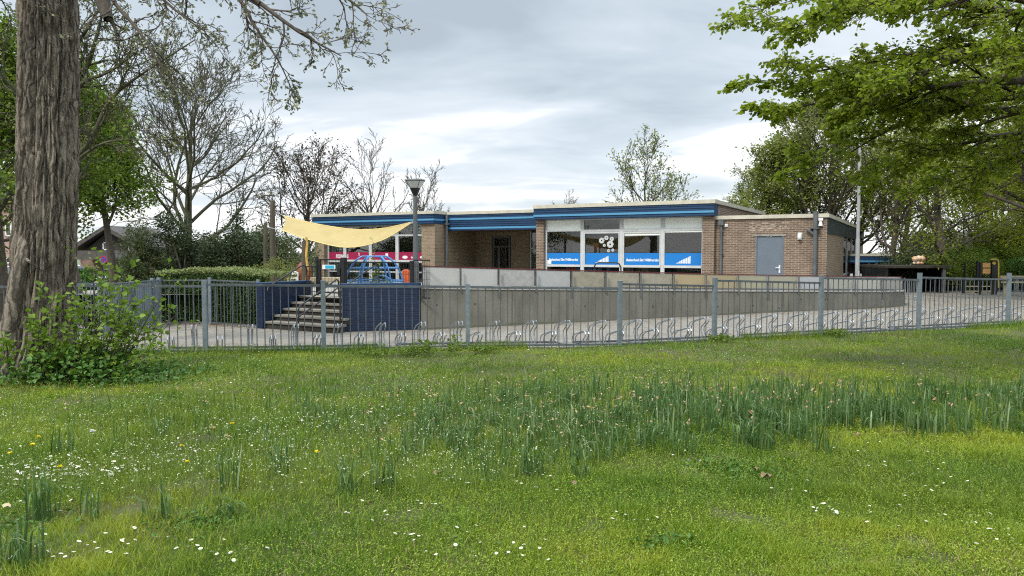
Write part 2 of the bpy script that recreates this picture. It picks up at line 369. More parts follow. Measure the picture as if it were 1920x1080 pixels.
# ------------------------------------------------------------------ ground
FX = [-60, -9, -5.0, -3.12, -.76, 1.88, 3.70, 6.06, 8.51, 11.03, 14, 40]
FYv = [11.2, 11.75, 12.01, 12.2, 12.66, 12.85, 13.47, 14.47, 15.43, 16.4, 17.55, 27.5]
def FY(X): return float(np.interp(X, FX, FYv))
def zpave(X, Y):
    t = np.clip((Y - np.interp(X, FX, FYv) - 0.6) / 5.4, 0, 1); t = t * t * (3 - 2 * t)
    tg = np.interp(X, [-2, 9], [-0.4, -0.16]); return -0.085 + (tg + 0.085) * t
def zlawn(X, Y):
    X = np.asarray(X, dtype=float); Y = np.asarray(Y, dtype=float)
    t = np.clip((Y - 8.5) / 3.5, 0, 1); return -0.07 * t + (vnoise(X * 1.1, Y * 1.1, 3) - 0.5) * 0.05 + (vnoise(X * 4, Y * 4, 5) - 0.5) * 0.02
def gridmesh(name, xs, ysf, zf, m, ny):
    """columns at xs, each from ysf(x)[0] to ysf(x)[1] in ny rows"""
    vs = []; fs = []
    for x in xs:
        a, b = ysf(x)
        for j in range(ny + 1):
            y = a + (b - a) * j / ny; vs.append((x, y, 0))
    vs = np.array(vs); vs[:, 2] = zf(vs[:, 0], vs[:, 1]); n = ny + 1
    for i in range(len(xs) - 1):
        for j in range(ny): fs.append((i * n + j, (i + 1) * n + j, (i + 1) * n + j + 1, i * n + j + 1))
    return npmesh(name, vs, np.array(fs), m, smooth=True)
M['soil'] = mat('lawn_soil', (0.055, 0.075, 0.012), 0.95, col2=(0.06, 0.045, 0.018), vs=1.6, bump=0.5, bs=30)
M['pave'] = brickmat('paving_tiles', (0.215, 0.19, 0.155), (0.18, 0.16, 0.13), (0.085, 0.073, 0.057), bw=0.3, bh=0.3, ms=0.012, stain=0.22, horizontal=True, rot=TH, bump=0.3)
M['far_ground'] = mat('far_ground', (0.08, 0.12, 0.03), 0.95, col2=(0.14, 0.13, 0.10), vs=0.12)
M['asphalt'] = mat('asphalt', (0.10, 0.10, 0.10), 0.9, var=0.15, vs=3)
xs = np.arange(-34, 36.01, 0.35)
tag(gridmesh('lawn', xs, lambda x: (-14, FY(x) + 0.12), zlawn, 'soil', 90), kind='structure')
xs = np.concatenate([np.arange(-12, 40.01, 0.5)])
tag(gridmesh('pavement', xs, lambda x: (FY(x) + 0.12, 36 if x > 6 else 31), zpave, 'pave', 40), kind='structure')
o = MB().add([(-900, -900, -0.62), (900, -900, -0.62), (900, 900, -0.62), (-900, 900, -0.62)], [(0, 1, 2, 3)]).build('ground', 'far_ground'); tag(o, kind='structure')
o = MB().add([(-60, 30, -0.56), (-12, 30, -0.56), (-12, 38, -0.56), (-60, 38, -0.56)], [(0, 1, 2, 3)]).build('road', 'asphalt'); tag(o, kind='structure')
# verge between the lawn and the road at the far left
tag(gridmesh('verge', np.arange(-60, -11.9, 1.0), lambda x: (FY(x) + 0.1, 30.2), lambda X, Y: np.full(len(X), -0.12) - 0.4 * np.clip((Y - 14) / 14, 0, 1), 'far_ground', 10), kind='structure')
# kerb under the fence
k = MB()
for i in range(1, len(FX) - 1):
    a = (FX[i], FYv[i] + 0.12); b = (FX[i + 1], FYv[i + 1] + 0.12)
    k.beam((a[0], a[1], -0.10), (b[0], b[1], -0.10), 0.06, 0.07)
tag(k.build('kerb', 'kerb'), kind='structure')
# ------------------------------------------------------------------ school building
BL = thing('school_building', 'long low flat-roofed brick school with dark blue fascia and light blue stripes', 'building', (C0[0], C0[1], 0), -TH)
def fascia(u0, u1, v, z0, z1, stripes, depth=0.5, ret=None, nb=5):
    """ribbed boards; stripes = z centres of the light boards"""
    m = MB(); lt = MB(); h = (z1 - z0) / nb
    m.box(u0, v + 0.03, z0, u1, v + depth, z1)
    for i in range(nb):
        a = z0 + i * h; m.box(u0, v, a + 0.012, u1, v + 0.03, a + h - 0.006)
    for zc in stripes: lt.box(u0 - .001, v - 0.012, zc - 0.038, u1 + .001, v - 0.001, zc + 0.038)
    if ret:
        a, b = ret
        for zc in stripes: lt.box(u1 + .002, v - 0.012, zc - 0.038, u1 + 0.014, b, zc + 0.038)
    f = m.build('fascia', 'blue', BL); lt.build('light_stripe', 'blue_light', f); return f
def text_mesh(s, size, m, parent, loc, name='lettering', shear=0.0, bold=0.0, rot=(PI / 2, 0, 0), align='LEFT', sx=1.0):
    c = bpy.data.curves.new('t', 'FONT'); c.body = s; c.size = size; c.shear = shear; c.offset = bold; c.align_x = align; c.resolution_u = 3
    o = bpy.data.objects.new('t', c); COL.objects.link(o)
    dg = bpy.context.evaluated_depsgraph_get(); me = bpy.data.meshes.new_from_object(o.evaluated_get(dg)); me.name = name
    bpy.data.objects.remove(o); bpy.data.curves.remove(c)
    me.materials.clear(); me.materials.append(M[m]); r = bpy.data.objects.new(name, me); COL.objects.link(r)
    r.parent = parent; r.location = loc; r.rotation_euler = rot; r.scale = (sx, 1, 1); return r
# main block --------------------------------------------------------
w = MB()
w.box(-7.18, 0.2, -0.4, -6.84, 0.62, 2.87); w.build('column', 'brick', BL)
w = MB(); w.box(-0.42, 0.15, -0.4, 0.0, 0.62, 2.87); w.build('column', 'brick', BL)
w = MB(); w.box(-0.3, 0.62, -0.4, -0.01, 9.9, 3.31); w.box(-7.18, 9.6, -0.4, -0.3, 9.9, 3.3); w.box(-7.18, 0.62, -0.4, -6.9, 9.6, 3.3); w.build('wall', 'brick', BL)
fascia(-7.2, 0.02, 0.0, 2.87, 3.31, [3.02], depth=0.62)
r = MB(); r.box(-7.22, -0.03, 3.31, 0.06, 0.10, 3.45); r.box(-0.04, 0.10, 3.31, 0.06, 10.0, 3.45); r.box(-7.22, 0.10, 3.31, -7.12, 10.0, 3.45); r.build('roof_trim', 'cream', BL)
r = MB(); r.box(-7.12, 0.10, 3.3, -0.04, 9.95, 3.40); r.build('roof', 'roofing', BL)
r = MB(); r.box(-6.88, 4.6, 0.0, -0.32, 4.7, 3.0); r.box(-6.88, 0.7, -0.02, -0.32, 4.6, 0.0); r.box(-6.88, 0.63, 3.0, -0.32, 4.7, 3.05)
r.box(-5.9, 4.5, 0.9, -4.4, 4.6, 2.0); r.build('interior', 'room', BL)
r = MB(); r.box(-3.2, 3.0, 1.55, -1.6, 3.03, 1.6); r.build('shelf', 'room_light', BL); r = MB(); r.box(-6.6, 2.5, 1.1, -5.4, 2.55, 1.9); r.build('classroom_board', 'room_light', BL)
bays = [(-6.84, -5.22), (-5.22, -3.59), (-3.59, -1.96), (-1.96, -0.42)]
ZT, ZS = 2.87, 1.07
for i, (a, b) in enumerate(bays):
    f = MB(); e = 0.075; v0, v1 = 0.36, 0.46
    f.box(a, v0, 0.0, a + e, v1, ZT); f.box(b - e, v0, 0.0, b, v1, ZT); f.box(a + e, v0, ZT - 0.05, b - e, v1, ZT)
    f.box(a + e, v0 - 0.03, ZS - 0.09, b - e, v1, ZS); f.box(a + e, v0, 0.0, b - e, v1, 0.15)
    tr = 2.40 if i else 2.43
    f.box(a + e, v0, tr - 0.04, b - e, v1, tr + (0.05 if i else 0.0))
    if i in (1, 2):
        f.box(a + e, v0 - 0.012, tr - 0.11, b - e, v1, tr - 0.05); 
        f.box(a + e, v0 - 0.012, ZS, a + e + 0.04, v1 - .01, tr - 0.11); f.box(b - e - 0.04, v0 - 0.012, ZS, b - e, v1 - .01, tr - 0.11)
    f.box(a + e / 2 - 0.008, v0 - 0.004, 0.02, a + e / 2 + 0.008, v0 + .001, ZT - .1)
    wf = f.build('window', 'frame', BL)
    g = MB(); g.box(a + e, 0.40, 0.15, b - e, 0.408, ZS - 0.09); g.box(a + e, 0.40, ZS, b - e, 0.408, tr - 0.04); g.box(a + e, 0.40, tr + .05, b - e, 0.408, ZT - 0.05)
    g.build('pane', 'glass', wf)
    bl = MB()
    if i == 0: bl.box(a + e, 0.388, tr, b - e, 0.396, ZT - .05)
    if i == 2: bl.box(a + e, 0.388, tr + .05, b - e, 0.396, ZT - .05); bl.box(a + e + .04, 0.388, tr - 0.20, b - e - .04, 0.396, tr - .11)
    if i == 3: bl.box(a + e, 0.388, tr + .05, b - e, 0.396, ZT - .05); bl.box(a + e, 0.388, tr - 0.10, b - e, 0.396, tr - .04)
    if bl.v: bl.build('blind', 'blind', wf)
    fl = MB(); x0, x1 = a + e + (0.045 if i in (1, 2) else 0), b - e - (0.045 if i in (1, 2) else 0)
    fl.box(x0, 0.394, ZS + 0.002, x1, 0.3975, 1.53); fb = fl.build('window_film', 'film_blue', wf)
    if i in (0, 2):
        text_mesh('Basisschool Sint Willibrordus', 0.135, 'white', fb, (x0 + 0.07, 0.391, 1.22), shear=0.25, bold=0.005, sx=0.80)
        if i == 0:
            s_ = MB(); s_.box(x0, 0.388, ZS + .02, x0 + 0.18, 0.392, ZS + 0.17); s_.build('notice', 'white', fb)
    else:      # row of bars rising to the right under a thin swoosh
        s_ = MB(); x = x0 + 0.42
        pts = [(x, 1.145), (x + 0.02, 1.145), (x + 0.10, 1.175), (x + 0.10, 1.145)]
        s_.prism([(x, 1.145), (x + 0.12, 1.145), (x + 0.12, 1.19)], 0.3915, 0.393)
        for q in range(7):
            xa = x + 0.14 + q * 0.062; hgt = 0.05 + 0.030 * (q + 1); s_.prism([(xa, 1.145), (xa + 0.045, 1.145), (xa + 0.045, 1.145 + hgt + .02), (xa, 1.145 + hgt)], 0.3915, 0.393)
        s_.build('emblem', 'white', fb)
        s_ = MB(); s_.prism([(x + 0.35, 1.33), (x + 0.95, 1.475), (x + 0.95, 1.48), (x + 0.35, 1.34)], 0.3915, 0.393); s_.prism([(x, 1.125), (x + .9, 1.125), (x + .9, 1.128), (x, 1.13)], 0.3915, 0.393); s_.build('emblem', 'blue_light', fb)
    if i == 1:   # white paper flowers on the pane, orange figure behind
        s_ = MB()
        for (px, py, rr) in ((1128, 451, .13), (1144, 458, .16), (1137, 446, .10), (1147, 448, .10), (1141, 470, .07), (1149, 469, .07), (1133, 460, .07)):
            p = onv(px, py, 0.39)
            for q in range(7):
                an = q * 2 * PI / 7; cx_, cz_ = p.x + math.cos(an) * rr * .55, p.z + math.sin(an) * rr * .55
                s_.add([(cx_ + rr * .36 * math.cos(t), 0.392 - .0006 * q, cz_ + rr * .36 * math.sin(t)) for t in np.arange(8) * PI / 4], [tuple(range(8))])
        s_.build('paper_flower', 'frame', wf)
        M['orange_card'] = mat('orange_card', (0.28, 0.10, 0.03), 0.7)
        s_ = MB(); p = onv(1117, 462, 0.45); s_.box(p.x - .12, .45, p.z - .1, p.x + .12, .455, p.z + .12); s_.box(p.x - .1, .45, p.z - .38, p.x - .05, .455, p.z - .1); s_.box(p.x + .03, .45, p.z - .38, p.x + .08, .455, p.z - .1)
        s_.prism([(p.x - .25, p.z - .05), (p.x - .12, p.z - .1), (p.x - .12, p.z + .05)], .45, .455); s_.build('card_figure', 'orange_card', wf)
# middle, recessed entrance ------------------------------------------
fascia(-12.2, -7.2, 1.0, 2.51, 3.22, [3.02, 2.62], depth=0.1, nb=8)
r = MB(); r.box(-12.2, 0.97, 3.22, -7.22, 1.1, 3.35); r.build('roof_trim', 'cream', BL)
r = MB(); r.box(-12.1, 1.1, 3.15, -7.12, 9.95, 3.3); r.build('roof', 'roofing', BL)
r = MB(); r.box(-12.1, 1.1, 2.51, -7.18, 4.0, 2.56); r.build('soffit', 'soffit', BL)
VM = 3.6
def um(px, py=470): return onv(px, py, VM).x
segs = [(845, 847), (864, 922), (958, 994)]
w = MB()
w.box(um(864), VM, -.3, um(922), VM + .2, 2.51); w.box(um(958), VM, -.3, um(993), VM + .2, 2.51); w.box(um(922), VM, 2.30, um(958), VM + .2, 2.51)
w.box(um(845), VM, -.3, um(846.5), VM + .2, 2.51); w.box(-7.18, .62, -.4, -7.17, VM + .2, 2.5); w.build('wall', 'brick_tan', BL)
d0, d1 = um(924), um(957)
f = MB(); f.box(d0, VM - .02, 0, d0 + .08, VM + .08, 2.3); f.box(d1 - .08, VM - .02, 0, d1, VM + .08, 2.3); f.box(d0 + .08, VM - .02, 2.2, d1 - .08, VM + .08, 2.3)
f.box(d0 + .08, VM - .02, 1.78, d1 - .08, VM + .08, 1.84); m_ = d0 + (d1 - d0) * .3; f.box(m_, VM - .02, 0, m_ + .10, VM + .08, 1.78); f.box(m_ + .1, VM - .02, 0, d1 - .08, VM + .06, .12)
dr = f.build('door', 'pipe', BL)
MB().box(d0 + .08, VM + .03, 0, d1 - .08, VM + .04, 2.2).build('pane', 'glass', dr)
MB().box(m_ + .11, VM - .07, 0.95, m_ + .13, VM - .02, 1.25).build('handle', 'galv', dr)
a, b = um(846.5), um(864)
f = MB(); f.box(a, VM - .02, 0, a + .06, VM + .08, 2.51); f.box(b - .06, VM - .02, 0, b, VM + .08, 2.51); f.box(a + .06, VM - .02, 1.95, b - .06, VM + .08, 2.05); f.box(a + .06, VM - .02, 1.3, b - .06, VM + .08, 1.4)
wd = f.build('window', 'frame_grey', BL); MB().box(a + .06, VM + .03, 0, b - .06, VM + .04, 2.5).build('pane', 'glass', wd)
MB().box(a + .06, VM + .015, 1.4, b - .06, VM + .025, 1.95).build('blind', 'blind', wd)
MB().box(a + .06, VM + .012, .5, b - .06, VM + .02, 1.3).build('window_film', 'film_pink', wd)
s_ = MB(); xm = (a + b) / 2; s_.box(xm - .012, VM - .005, 1.0, xm + .012, VM + .005, 1.2); s_.box(xm - .012, VM - .005, .92, xm + .012, VM + .005, .96); s_.build('lettering', 'white', wd)
a, b = um(994), um(1004)
f = MB(); f.box(a, VM - .02, 0, a + .07, VM + .08, 2.51); f.box(a + .07, VM - .02, 1.7, b, VM + .08, 1.76); wd = f.build('window', 'frame_grey', BL)
MB().box(a + .07, VM + .03, 0, b, VM + .04, 2.5).build('pane', 'glass', wd)
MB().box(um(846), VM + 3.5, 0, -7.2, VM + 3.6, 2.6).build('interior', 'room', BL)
# left block ----------------------------------------------------------
fascia(-19.12, -12.08, 0.0, 2.80, 3.23, [2.98], depth=1.0, ret=(0, 1.0))
r = MB(); r.box(-19.15, -0.03, 3.23, -12.04, 0.1, 3.36); r.box(-12.14, 0.1, 3.23, -12.04, 1.0, 3.36); r.build('roof_trim', 'cream', BL)
r = MB(); r.box(-19.1, 0.1, 3.2, -12.14, 9.9, 3.3); r.build('roof', 'roofing', BL)
w = MB(); w.box(-12.80, .12, -.3, -12.1, .5, 2.8); w.build('column', 'brick_tan', BL)
w = MB(); w.box(-19.1, .12, -.3, -18.5, .5, 2.8); w.build('column', 'brick_tan', BL)
w = MB(); w.box(-12.35, .5, -.3, -12.1, VM + .2, 2.8); w.box(-19.1, .5, -.3, -18.9, 9.9, 3.2); w.box(-19.1, 9.7, -.3, -12.1, 9.9, 3.2); w.build('wall', 'brick_tan', BL)
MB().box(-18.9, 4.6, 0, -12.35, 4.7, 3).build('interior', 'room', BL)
mu = [-18.5] + [onv(x, 470, .35).x for x in (646.5, 694.5, 744.5)] + [-12.8]
for i in range(4):
    a, b = mu[i], mu[i + 1]; e = .085
    f = MB(); f.box(a, .34, 0, a + e, .44, 2.8); f.box(b - e, .34, 0, b, .44, 2.8); f.box(a + e, .34, 2.72, b - e, .44, 2.8); f.box(a + e, .34, 2.28, b - e, .44, 2.36)
    f.box(a + e, .31, 1.08, b - e, .44, 1.2); f.box(a + e, .34, 0, b - e, .44, .2); f.box(a + e, .34, .62, b - e, .44, .68)
    wf = f.build('window', 'frame', BL)
    g = MB(); g.box(a + e, .39, .2, b - e, .398, 1.08); g.box(a + e, .39, 1.2, b - e, .398, 2.72); g.build('pane', 'glass', wf)
    fl = MB(); fl.box(a + e, .384, 1.202, b - e, .388, 1.56); fb = fl.build('window_film', 'film_pink', wf)
    if i == 0:
        text_mesh('PODAKAAS', 0.24, 'white', fb, (a + e + .42, .380, 1.28), bold=.008, sx=.62)
        c = MB()
        for q in range(9): c.box(a + e + .05 + q * .11, .5, .7, a + e + .12 + q * .11, .53, 2.7)
        c.build('curtain', 'blind', wf)
    if i == 1:
        s_ = MB(); s_.box(a + .82, .380, 1.38, a + .86, .383, 1.52); s_.box(a + .79, .380, 1.50, a + .82, .383, 1.53); s_.build('lettering', 'white', fb)
    if i == 2:
        s_ = MB(); s_.box(a + .85, .380, 1.3, a + 1.0, .383, 1.5); s_.build('notice', 'white', fb)
    if i == 3:
        s_ = MB(); s_.add([(a + .42 + .15 * math.cos(t), .380, 1.33 + .07 * math.sin(t)) for t in np.arange(14) * PI / 7], [tuple(range(14))]); s_.build('emblem', 'white', fb)
        text_mesh('(enjo)', 0.13, 'white', fb, (a + .75, .380, 1.29), bold=.004, sx=.9)
        s_ = MB(); s_.add([(b - .2 + .09 * math.cos(t), .380, 1.33 + .05 * math.sin(t)) for t in np.arange(12) * PI / 6], [tuple(range(12))]); s_.build('emblem', 'white', fb)
        c = MB()
        for q in range(4): c.box(b - .5 + q * .1, .5, 1.2, b - .43 + q * .1, .53, 2.7)
        c.build('curtain', 'blind', wf)
def pipe(px, v, z0, z1, r=.05, off=.07, hopper=True, u=None):
    u_ = onv(px, 450, v).x if u is None else u; m = MB(); m.tube([(u_, v - off, z0), (u_, v - off, z1)], r, 12)
    if hopper: m.box(u_ - .09, v - off - .08, z1 - .02, u_ + .09, v - off + .07, z1 + .16)
    for z in (.6, 1.5, 2.3):
        if z < z1: m.box(u_ - r - .025, v - off - r - .006, z, u_ + r + .025, v, z + .03)
    return m.build('downpipe', 'pipe', BL, smooth=True)
m = MB(); m.tube([(-11.95, .85, 3.2), (-11.95, .85, -.2)], .05, 12); m.box(-12.06, .78, 2.76, -11.86, .95, 2.86); m.build('downpipe', 'pipe', BL, smooth=True)
# annex ----------------------------------------------------------------
AV = 0.35
dl, dr_ = onv(1418, 470, AV).x, onv(1468, 470, AV).x; DT = 2.12; AE = onv(1550, 470, AV).x
w = MB(); w.box(0.0, AV, -.4, dl, AV + .25, 2.74); w.box(dr_, AV, -.4, AE, AV + .25, 2.74); w.box(dl, AV, DT, dr_, AV + .25, 2.74); w.build('wall', 'brick', BL)
w = MB(); VB = 20.0
wv = [onu(1581, 500, AE).y, onu(1597, 500, AE).y, onu(1612, 500, AE).y]
w.box(AE - .25, AV + .25, -.4, AE, wv[0], 2.2); w.box(AE - .25, wv[2], -.4, AE, VB, 2.2); w.box(0, VB - .25, -.4, AE - .25, VB, 2.6); w.box(AE - .25, wv[0], -.4, AE, wv[2], .02); w.build('wall', 'brick_tan', BL)
w = MB(); w.box(AE - .3, AV + .01, 2.2, AE + .03, VB, 2.74); w.build('fascia', 'dark_green', BL)
f = MB(); n = 4
for i in range(n + 1):
    vv = wv[0] + (wv[2] - wv[0]) * i / n; f.box(AE - .12, vv - .05, -.2, AE - .04, vv + .05, 2.2)
f.box(AE - .12, wv[0], .55, AE - .04, wv[2], .63); wf = f.build('window', 'frame_grey', BL)
MB().box(AE - .09, wv[0], 0, AE - .08, wv[2], 2.2).build('pane', 'glass', wf)
r = MB(); r.box(-.0, AV - .06, 2.74, AE + .06, AV + .06, 2.87); r.box(AE - .05, AV + .06, 2.74, AE + .06, VB + .05, 2.87); r.build('roof_trim', 'cream', BL)
r = MB(); r.box(0.02, AV + .06, 2.72, AE - .05, VB, 2.82); r.build('roof', 'roofing', BL)
m = MB(); m.box(dl + .02, AV + .02, 0, dr_ - .02, AV + .07, DT - .01); m.box(dl - .02, AV - .012, 0, dl + .02, AV + .07, DT); m.box(dr_ - .02, AV - .012, 0, dr_ + .02, AV + .07, DT)
d = m.build('door', 'door_grey', BL, bevel=.004)
h = MB(); zh = 1.03; h.box(dr_ - .13, AV + .005, zh - .18, dr_ - .08, AV + .02, zh + .08); h.tube([(dr_ - .105, AV + .01, zh), (dr_ - .105, AV - .05, zh), (dr_ - .23, AV - .05, zh + .01)], .012, 8); h.build('handle', 'white', d)
h = MB(); [h.box(dl - .035, AV - .03, z, dl + .005, AV - .013, z + .12) for z in (.3, 1.75)]; h.build('hinge', 'galv', d)
MB().box(dl - .1, AV - .02, DT + .01, dr_ + .1, AV - .003, DT + .07).build('lintel', 'kerb', BL)
# patches of white efflorescence are in the brick of the wall above the door: thin lime wash
M['lime'] = mat('lime_stain', (0.42, 0.37, 0.31), 0.9, col2=(0.25, 0.17, 0.12), vs=9)
s_ = MB()
rr = random.Random(4)
for q in range(46):
    x = dl - .25 + rr.random() * 1.25; z = 2.30 + .0625 * rr.randrange(0, 5); ww = .04 + rr.random() * .12; s_.box(x, AV - .0015 - q * 2e-5, z + .012, x + ww, AV - .0002, z + .05)
s_.build('lime_stain', 'lime', BL)
pipe(1353, AV, -.2, 2.55, r=.045); 
u2 = onv(1529, 450, AV).x; m = MB(); m.tube([(u2, AV - .1, -.2), (u2, AV - .1, 2.72)], .07, 14); m.tube([(u2, AV - .1, 2.66), (u2, AV - .1, 2.95)], .075, 14); m.tube([(u2 - .28, AV - .1, 2.36), (u2, AV - .1, 2.14)], .045, 10)
m.box(u2 - .16, AV - .19, 2.36, u2 + .14, AV, 2.39); m.build('downpipe', 'pipe', BL, smooth=True)
p = onv(1500, 443, AV); m = MB(); m.box(p.x - .07, AV - .03, p.z - .12, p.x + .07, AV, p.z + .12); m.lathe([(.001, -.1), (.06, -.08), (.075, 0), (.06, .09), (.001, .12)], (p.x, AV - .09, p.z), 14)
wl = m.build('wall_lamp', 'white', BL, smooth=True)
p = onv(1540, 417, AV); m = MB(); m.box(p.x - .08, AV - .12, p.z + .06, p.x + .06, AV, p.z + .14); m.prism([(p.x - .08, p.z - .12), (p.x + .05, p.z - .12), (p.x + .02, p.z + .06), (p.x - .05, p.z + .06)], AV - .1, AV - .01)
m.build('security_camera', 'white', BL)
p = onv(1362, 422.5, AV); m = MB(); m.box(p.x - .05, AV - .04, p.z - .05, p.x + .05, AV, p.z + .05); m.lathe([(.02, 0), (.02, .02), (.001, .02)], (p.x, AV - .045, p.z), 8); m.build('alarm_box', 'white', BL)

# ------------------------------------------------------------------ deck, stairs, walls, ramp
def front_edge():
    pts = []
    return pts
DX = [-16, -9.5, -6.9, -5.9, -4.1, -2.2, 7.88, 9.4, 10.6]
a_ = uvw(-8.34, -11.84); b_ = uvw(-5.6, -11.84)
DFY = [20.6, 20.6, 20.3, a_.y, b_.y + .05, 18.95, 21.72, 22.5, 23.3]
def decky(x): return (float(np.interp(x, DX, DFY)), min(32.0, C0[1] - (x - C0[0]) * math.tan(TH) + 1.0) if x < 7.0 else float(np.interp(x, DX, DFY)) + 6)
def zdeck(X, Y):
    f = np.interp(X, DX, DFY); t = np.clip((Y - f) / 9.0, 0, 1); zf = np.interp(X, [-3, 8, 10.6], [.39, .2, 0.0]); zb = np.interp(X, [-6, 2], [.06, 0.0])
    return zf + (zb - zf) * t
M['deck'] = brickmat('deck_paving', (0.36, 0.335, 0.29), (0.32, 0.295, 0.25), (0.18, 0.165, 0.14), bw=0.3, bh=0.3, ms=0.01, stain=0.15, horizontal=True, rot=TH)
xs = np.unique(np.concatenate([np.arange(-16, 10.6, .4), DX]))
tag(gridmesh('schoolyard', xs, decky, zdeck, 'deck', 12), kind='structure')
ST = thing('stairs', 'concrete steps between two dark blue brick walls', 'stairs', (C0[0], C0[1], 0), -TH)
u0, u1, v0 = -8.34, -5.93, -13.04; zs = [-.21, -.06, .09, .24, .39]
for i, z in enumerate(zs):
    va = v0 + .3 * i
    MB().box(u0, va, z - .055, u1, va + (.36 if i < 4 else .5), z).build('tread', 'step', ST, bevel=.006)
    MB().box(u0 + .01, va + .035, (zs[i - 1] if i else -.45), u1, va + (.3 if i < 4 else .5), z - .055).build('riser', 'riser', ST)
def blue_wall(name, label, a, b, z0, z1, wd=.22):
    """wall whose visible foot runs a->b"""
    a = Vector((*a, 0)); b = Vector((*b, 0)); L_ = (b - a).length; rz = math.atan2(b.y - a.y, b.x - a.x)
    t = thing(name, label, 'wall', a, rz)
    MB().box(0, 0, z0, L_, wd, z1 - .06).build('wall', 'brick_blue', t)
    MB().box(-.015, -.015, z1 - .06, L_ + .015, wd + .015, z1).build('coping', 'blue', t, bevel=.006); return t
def shade_blue(): pass
A = uvw(-8.36, -13.1); B = uvw(-8.36, -11.35)
bw1 = blue_wall('brick_wall', 'dark blue painted brick wall on the far side of the steps, next to the hedge', (A.x, A.y), (B.x, B.y), -.45, .79)
bw2 = blue_wall('brick_wall', 'dark blue painted brick wall between the steps and the grey concrete ramp', (-4.21, 18.25), (-2.33, 18.74), -.45, .80, .24)
a = Vector((-4.21, 18.25, 0)); b = uvw(-5.62, -11.4)
rz = bw2.rotation_euler.z
m = MB(); lb = Matrix.Rotation(-rz, 3, 'Z') @ (b - a); m.beam((.12, .25, .17), (lb.x + .1, lb.y, .17), .2, 1.14); m.build('wall', 'brick_blue', bw2)
# ramp wall: front foot line, curved end
RW = [(-2.31, 18.745), (0, 19.4), (3, 20.25), (6, 21.08), (7.9, 21.6), (9.4, 22.0), (10.7, 22.5), (11.8, 23.05), (12.6, 23.75), (13.1, 24.6), (13.35, 25.6)]
RT = [.68, .62, .555, .49, .45, .42, .39, .36, .33, .31, .30]
def offs(P, d):
    o = []
    for i, p in enumerate(P):
        a = P[max(i - 1, 0)]; b = P[min(i + 1, len(P) - 1)]; t = Vector((b[0] - a[0], b[1] - a[1])).normalized(); o.append((p[0] - t.y * d, p[1] + t.x * d))
    return o
def strip_wall(P, z0, z1, d):
    B_ = offs(P, d); m = MB(); vs = []
    for p, q, a, b in zip(P, B_, z0, z1): vs += [(p[0], p[1], a), (q[0], q[1], a), (q[0], q[1], b), (p[0], p[1], b)]
    fs = []
    for i in range(len(P) - 1):
        k = i * 4
        for j in range(4): fs.append((k + j, k + 4 + j, k + 4 + (j + 1) % 4, k + (j + 1) % 4))
    fs += [(0, 1, 2, 3), tuple(len(P) * 4 - 4 + j for j in (3, 2, 1, 0))]; return m.add(vs, fs)
RR = thing('ramp_wall', 'long grey concrete retaining wall with a low panelled railing on top', 'wall', (0, 0, 0))
strip_wall(RW, [-.5] * len(RW), [t - .035 for t in RT], .2).build('wall', 'concrete', RR)
M['coping_pale'] = mat('pale_coping', (0.30, 0.29, 0.265), 0.7, var=.2, vs=4)
strip_wall([(p[0], p[1]) for p in offs(RW, -.02)], [t - .035 for t in RT], RT, .24).build('coping', 'coping_pale', RR)
M['seam'] = mat('concrete_seam', (.07, .066, .055), .9); M['algae'] = mat('damp_concrete', (.085, .088, .06), .95, col2=(.13, .125, .10), vs=5, detail=6)
sm = MB()
for i in (1, 2, 3, 4, 5, 6, 7):
    for f_ in ((.0,) if i > 3 else (.0, .5)):
        x, y = RW[i][0] * (1 - f_) + RW[i + 1][0] * f_, RW[i][1] * (1 - f_) + RW[i + 1][1] * f_; zt = RT[i] * (1 - f_) + RT[i + 1] * f_ - .04; sm.box(x - .007, y - .008, -.5, x + .007, y + .05, zt)
sm.build('seam', 'seam', RR)
fo = offs(RW, -.004); strip_wall(fo, [-.5] * len(RW), [float(zpave(p[0], p[1])) + .045 + .03 * math.sin(i * 2.1) for i, p in enumerate(fo)], .02).build('damp_foot', 'algae', RR)
holes = MB()
for px, py in ((1097, 574), (1161, 574), (1224, 575), (1346, 575), (1412, 573), (1461, 578), (1438, 561), (1502, 561), (1653, 560), (819, 572), (1548, 562), (890, 570)):
    # point on the wall front
    r_ = ray(px, py); k_ = None
    for i in range(len(RW) - 1):
        a, b = Vector(RW[i]), Vector(RW[i + 1]); d_ = b - a; den = r_[0] * d_.y - r_[1] * d_.x
        if abs(den) < 1e-9: continue
        s_ = (a.x * d_.y - a.y * d_.x) / den; q_ = (a.x * r_[1] - a.y * r_[0]) / den
        if 0 <= q_ <= 1: k_ = (s_, d_.normalized()); break
    if k_:
        c = Vector((r_[0] * k_[0], r_[1] * k_[0], EYE + r_[2] * k_[0])); n = Vector((k_[1].y, -k_[1].x, 0)); holes.tube([c + n * .003, c - n * .02], .022, 10)
holes.build('form_tie_hole', 'riser', RR)
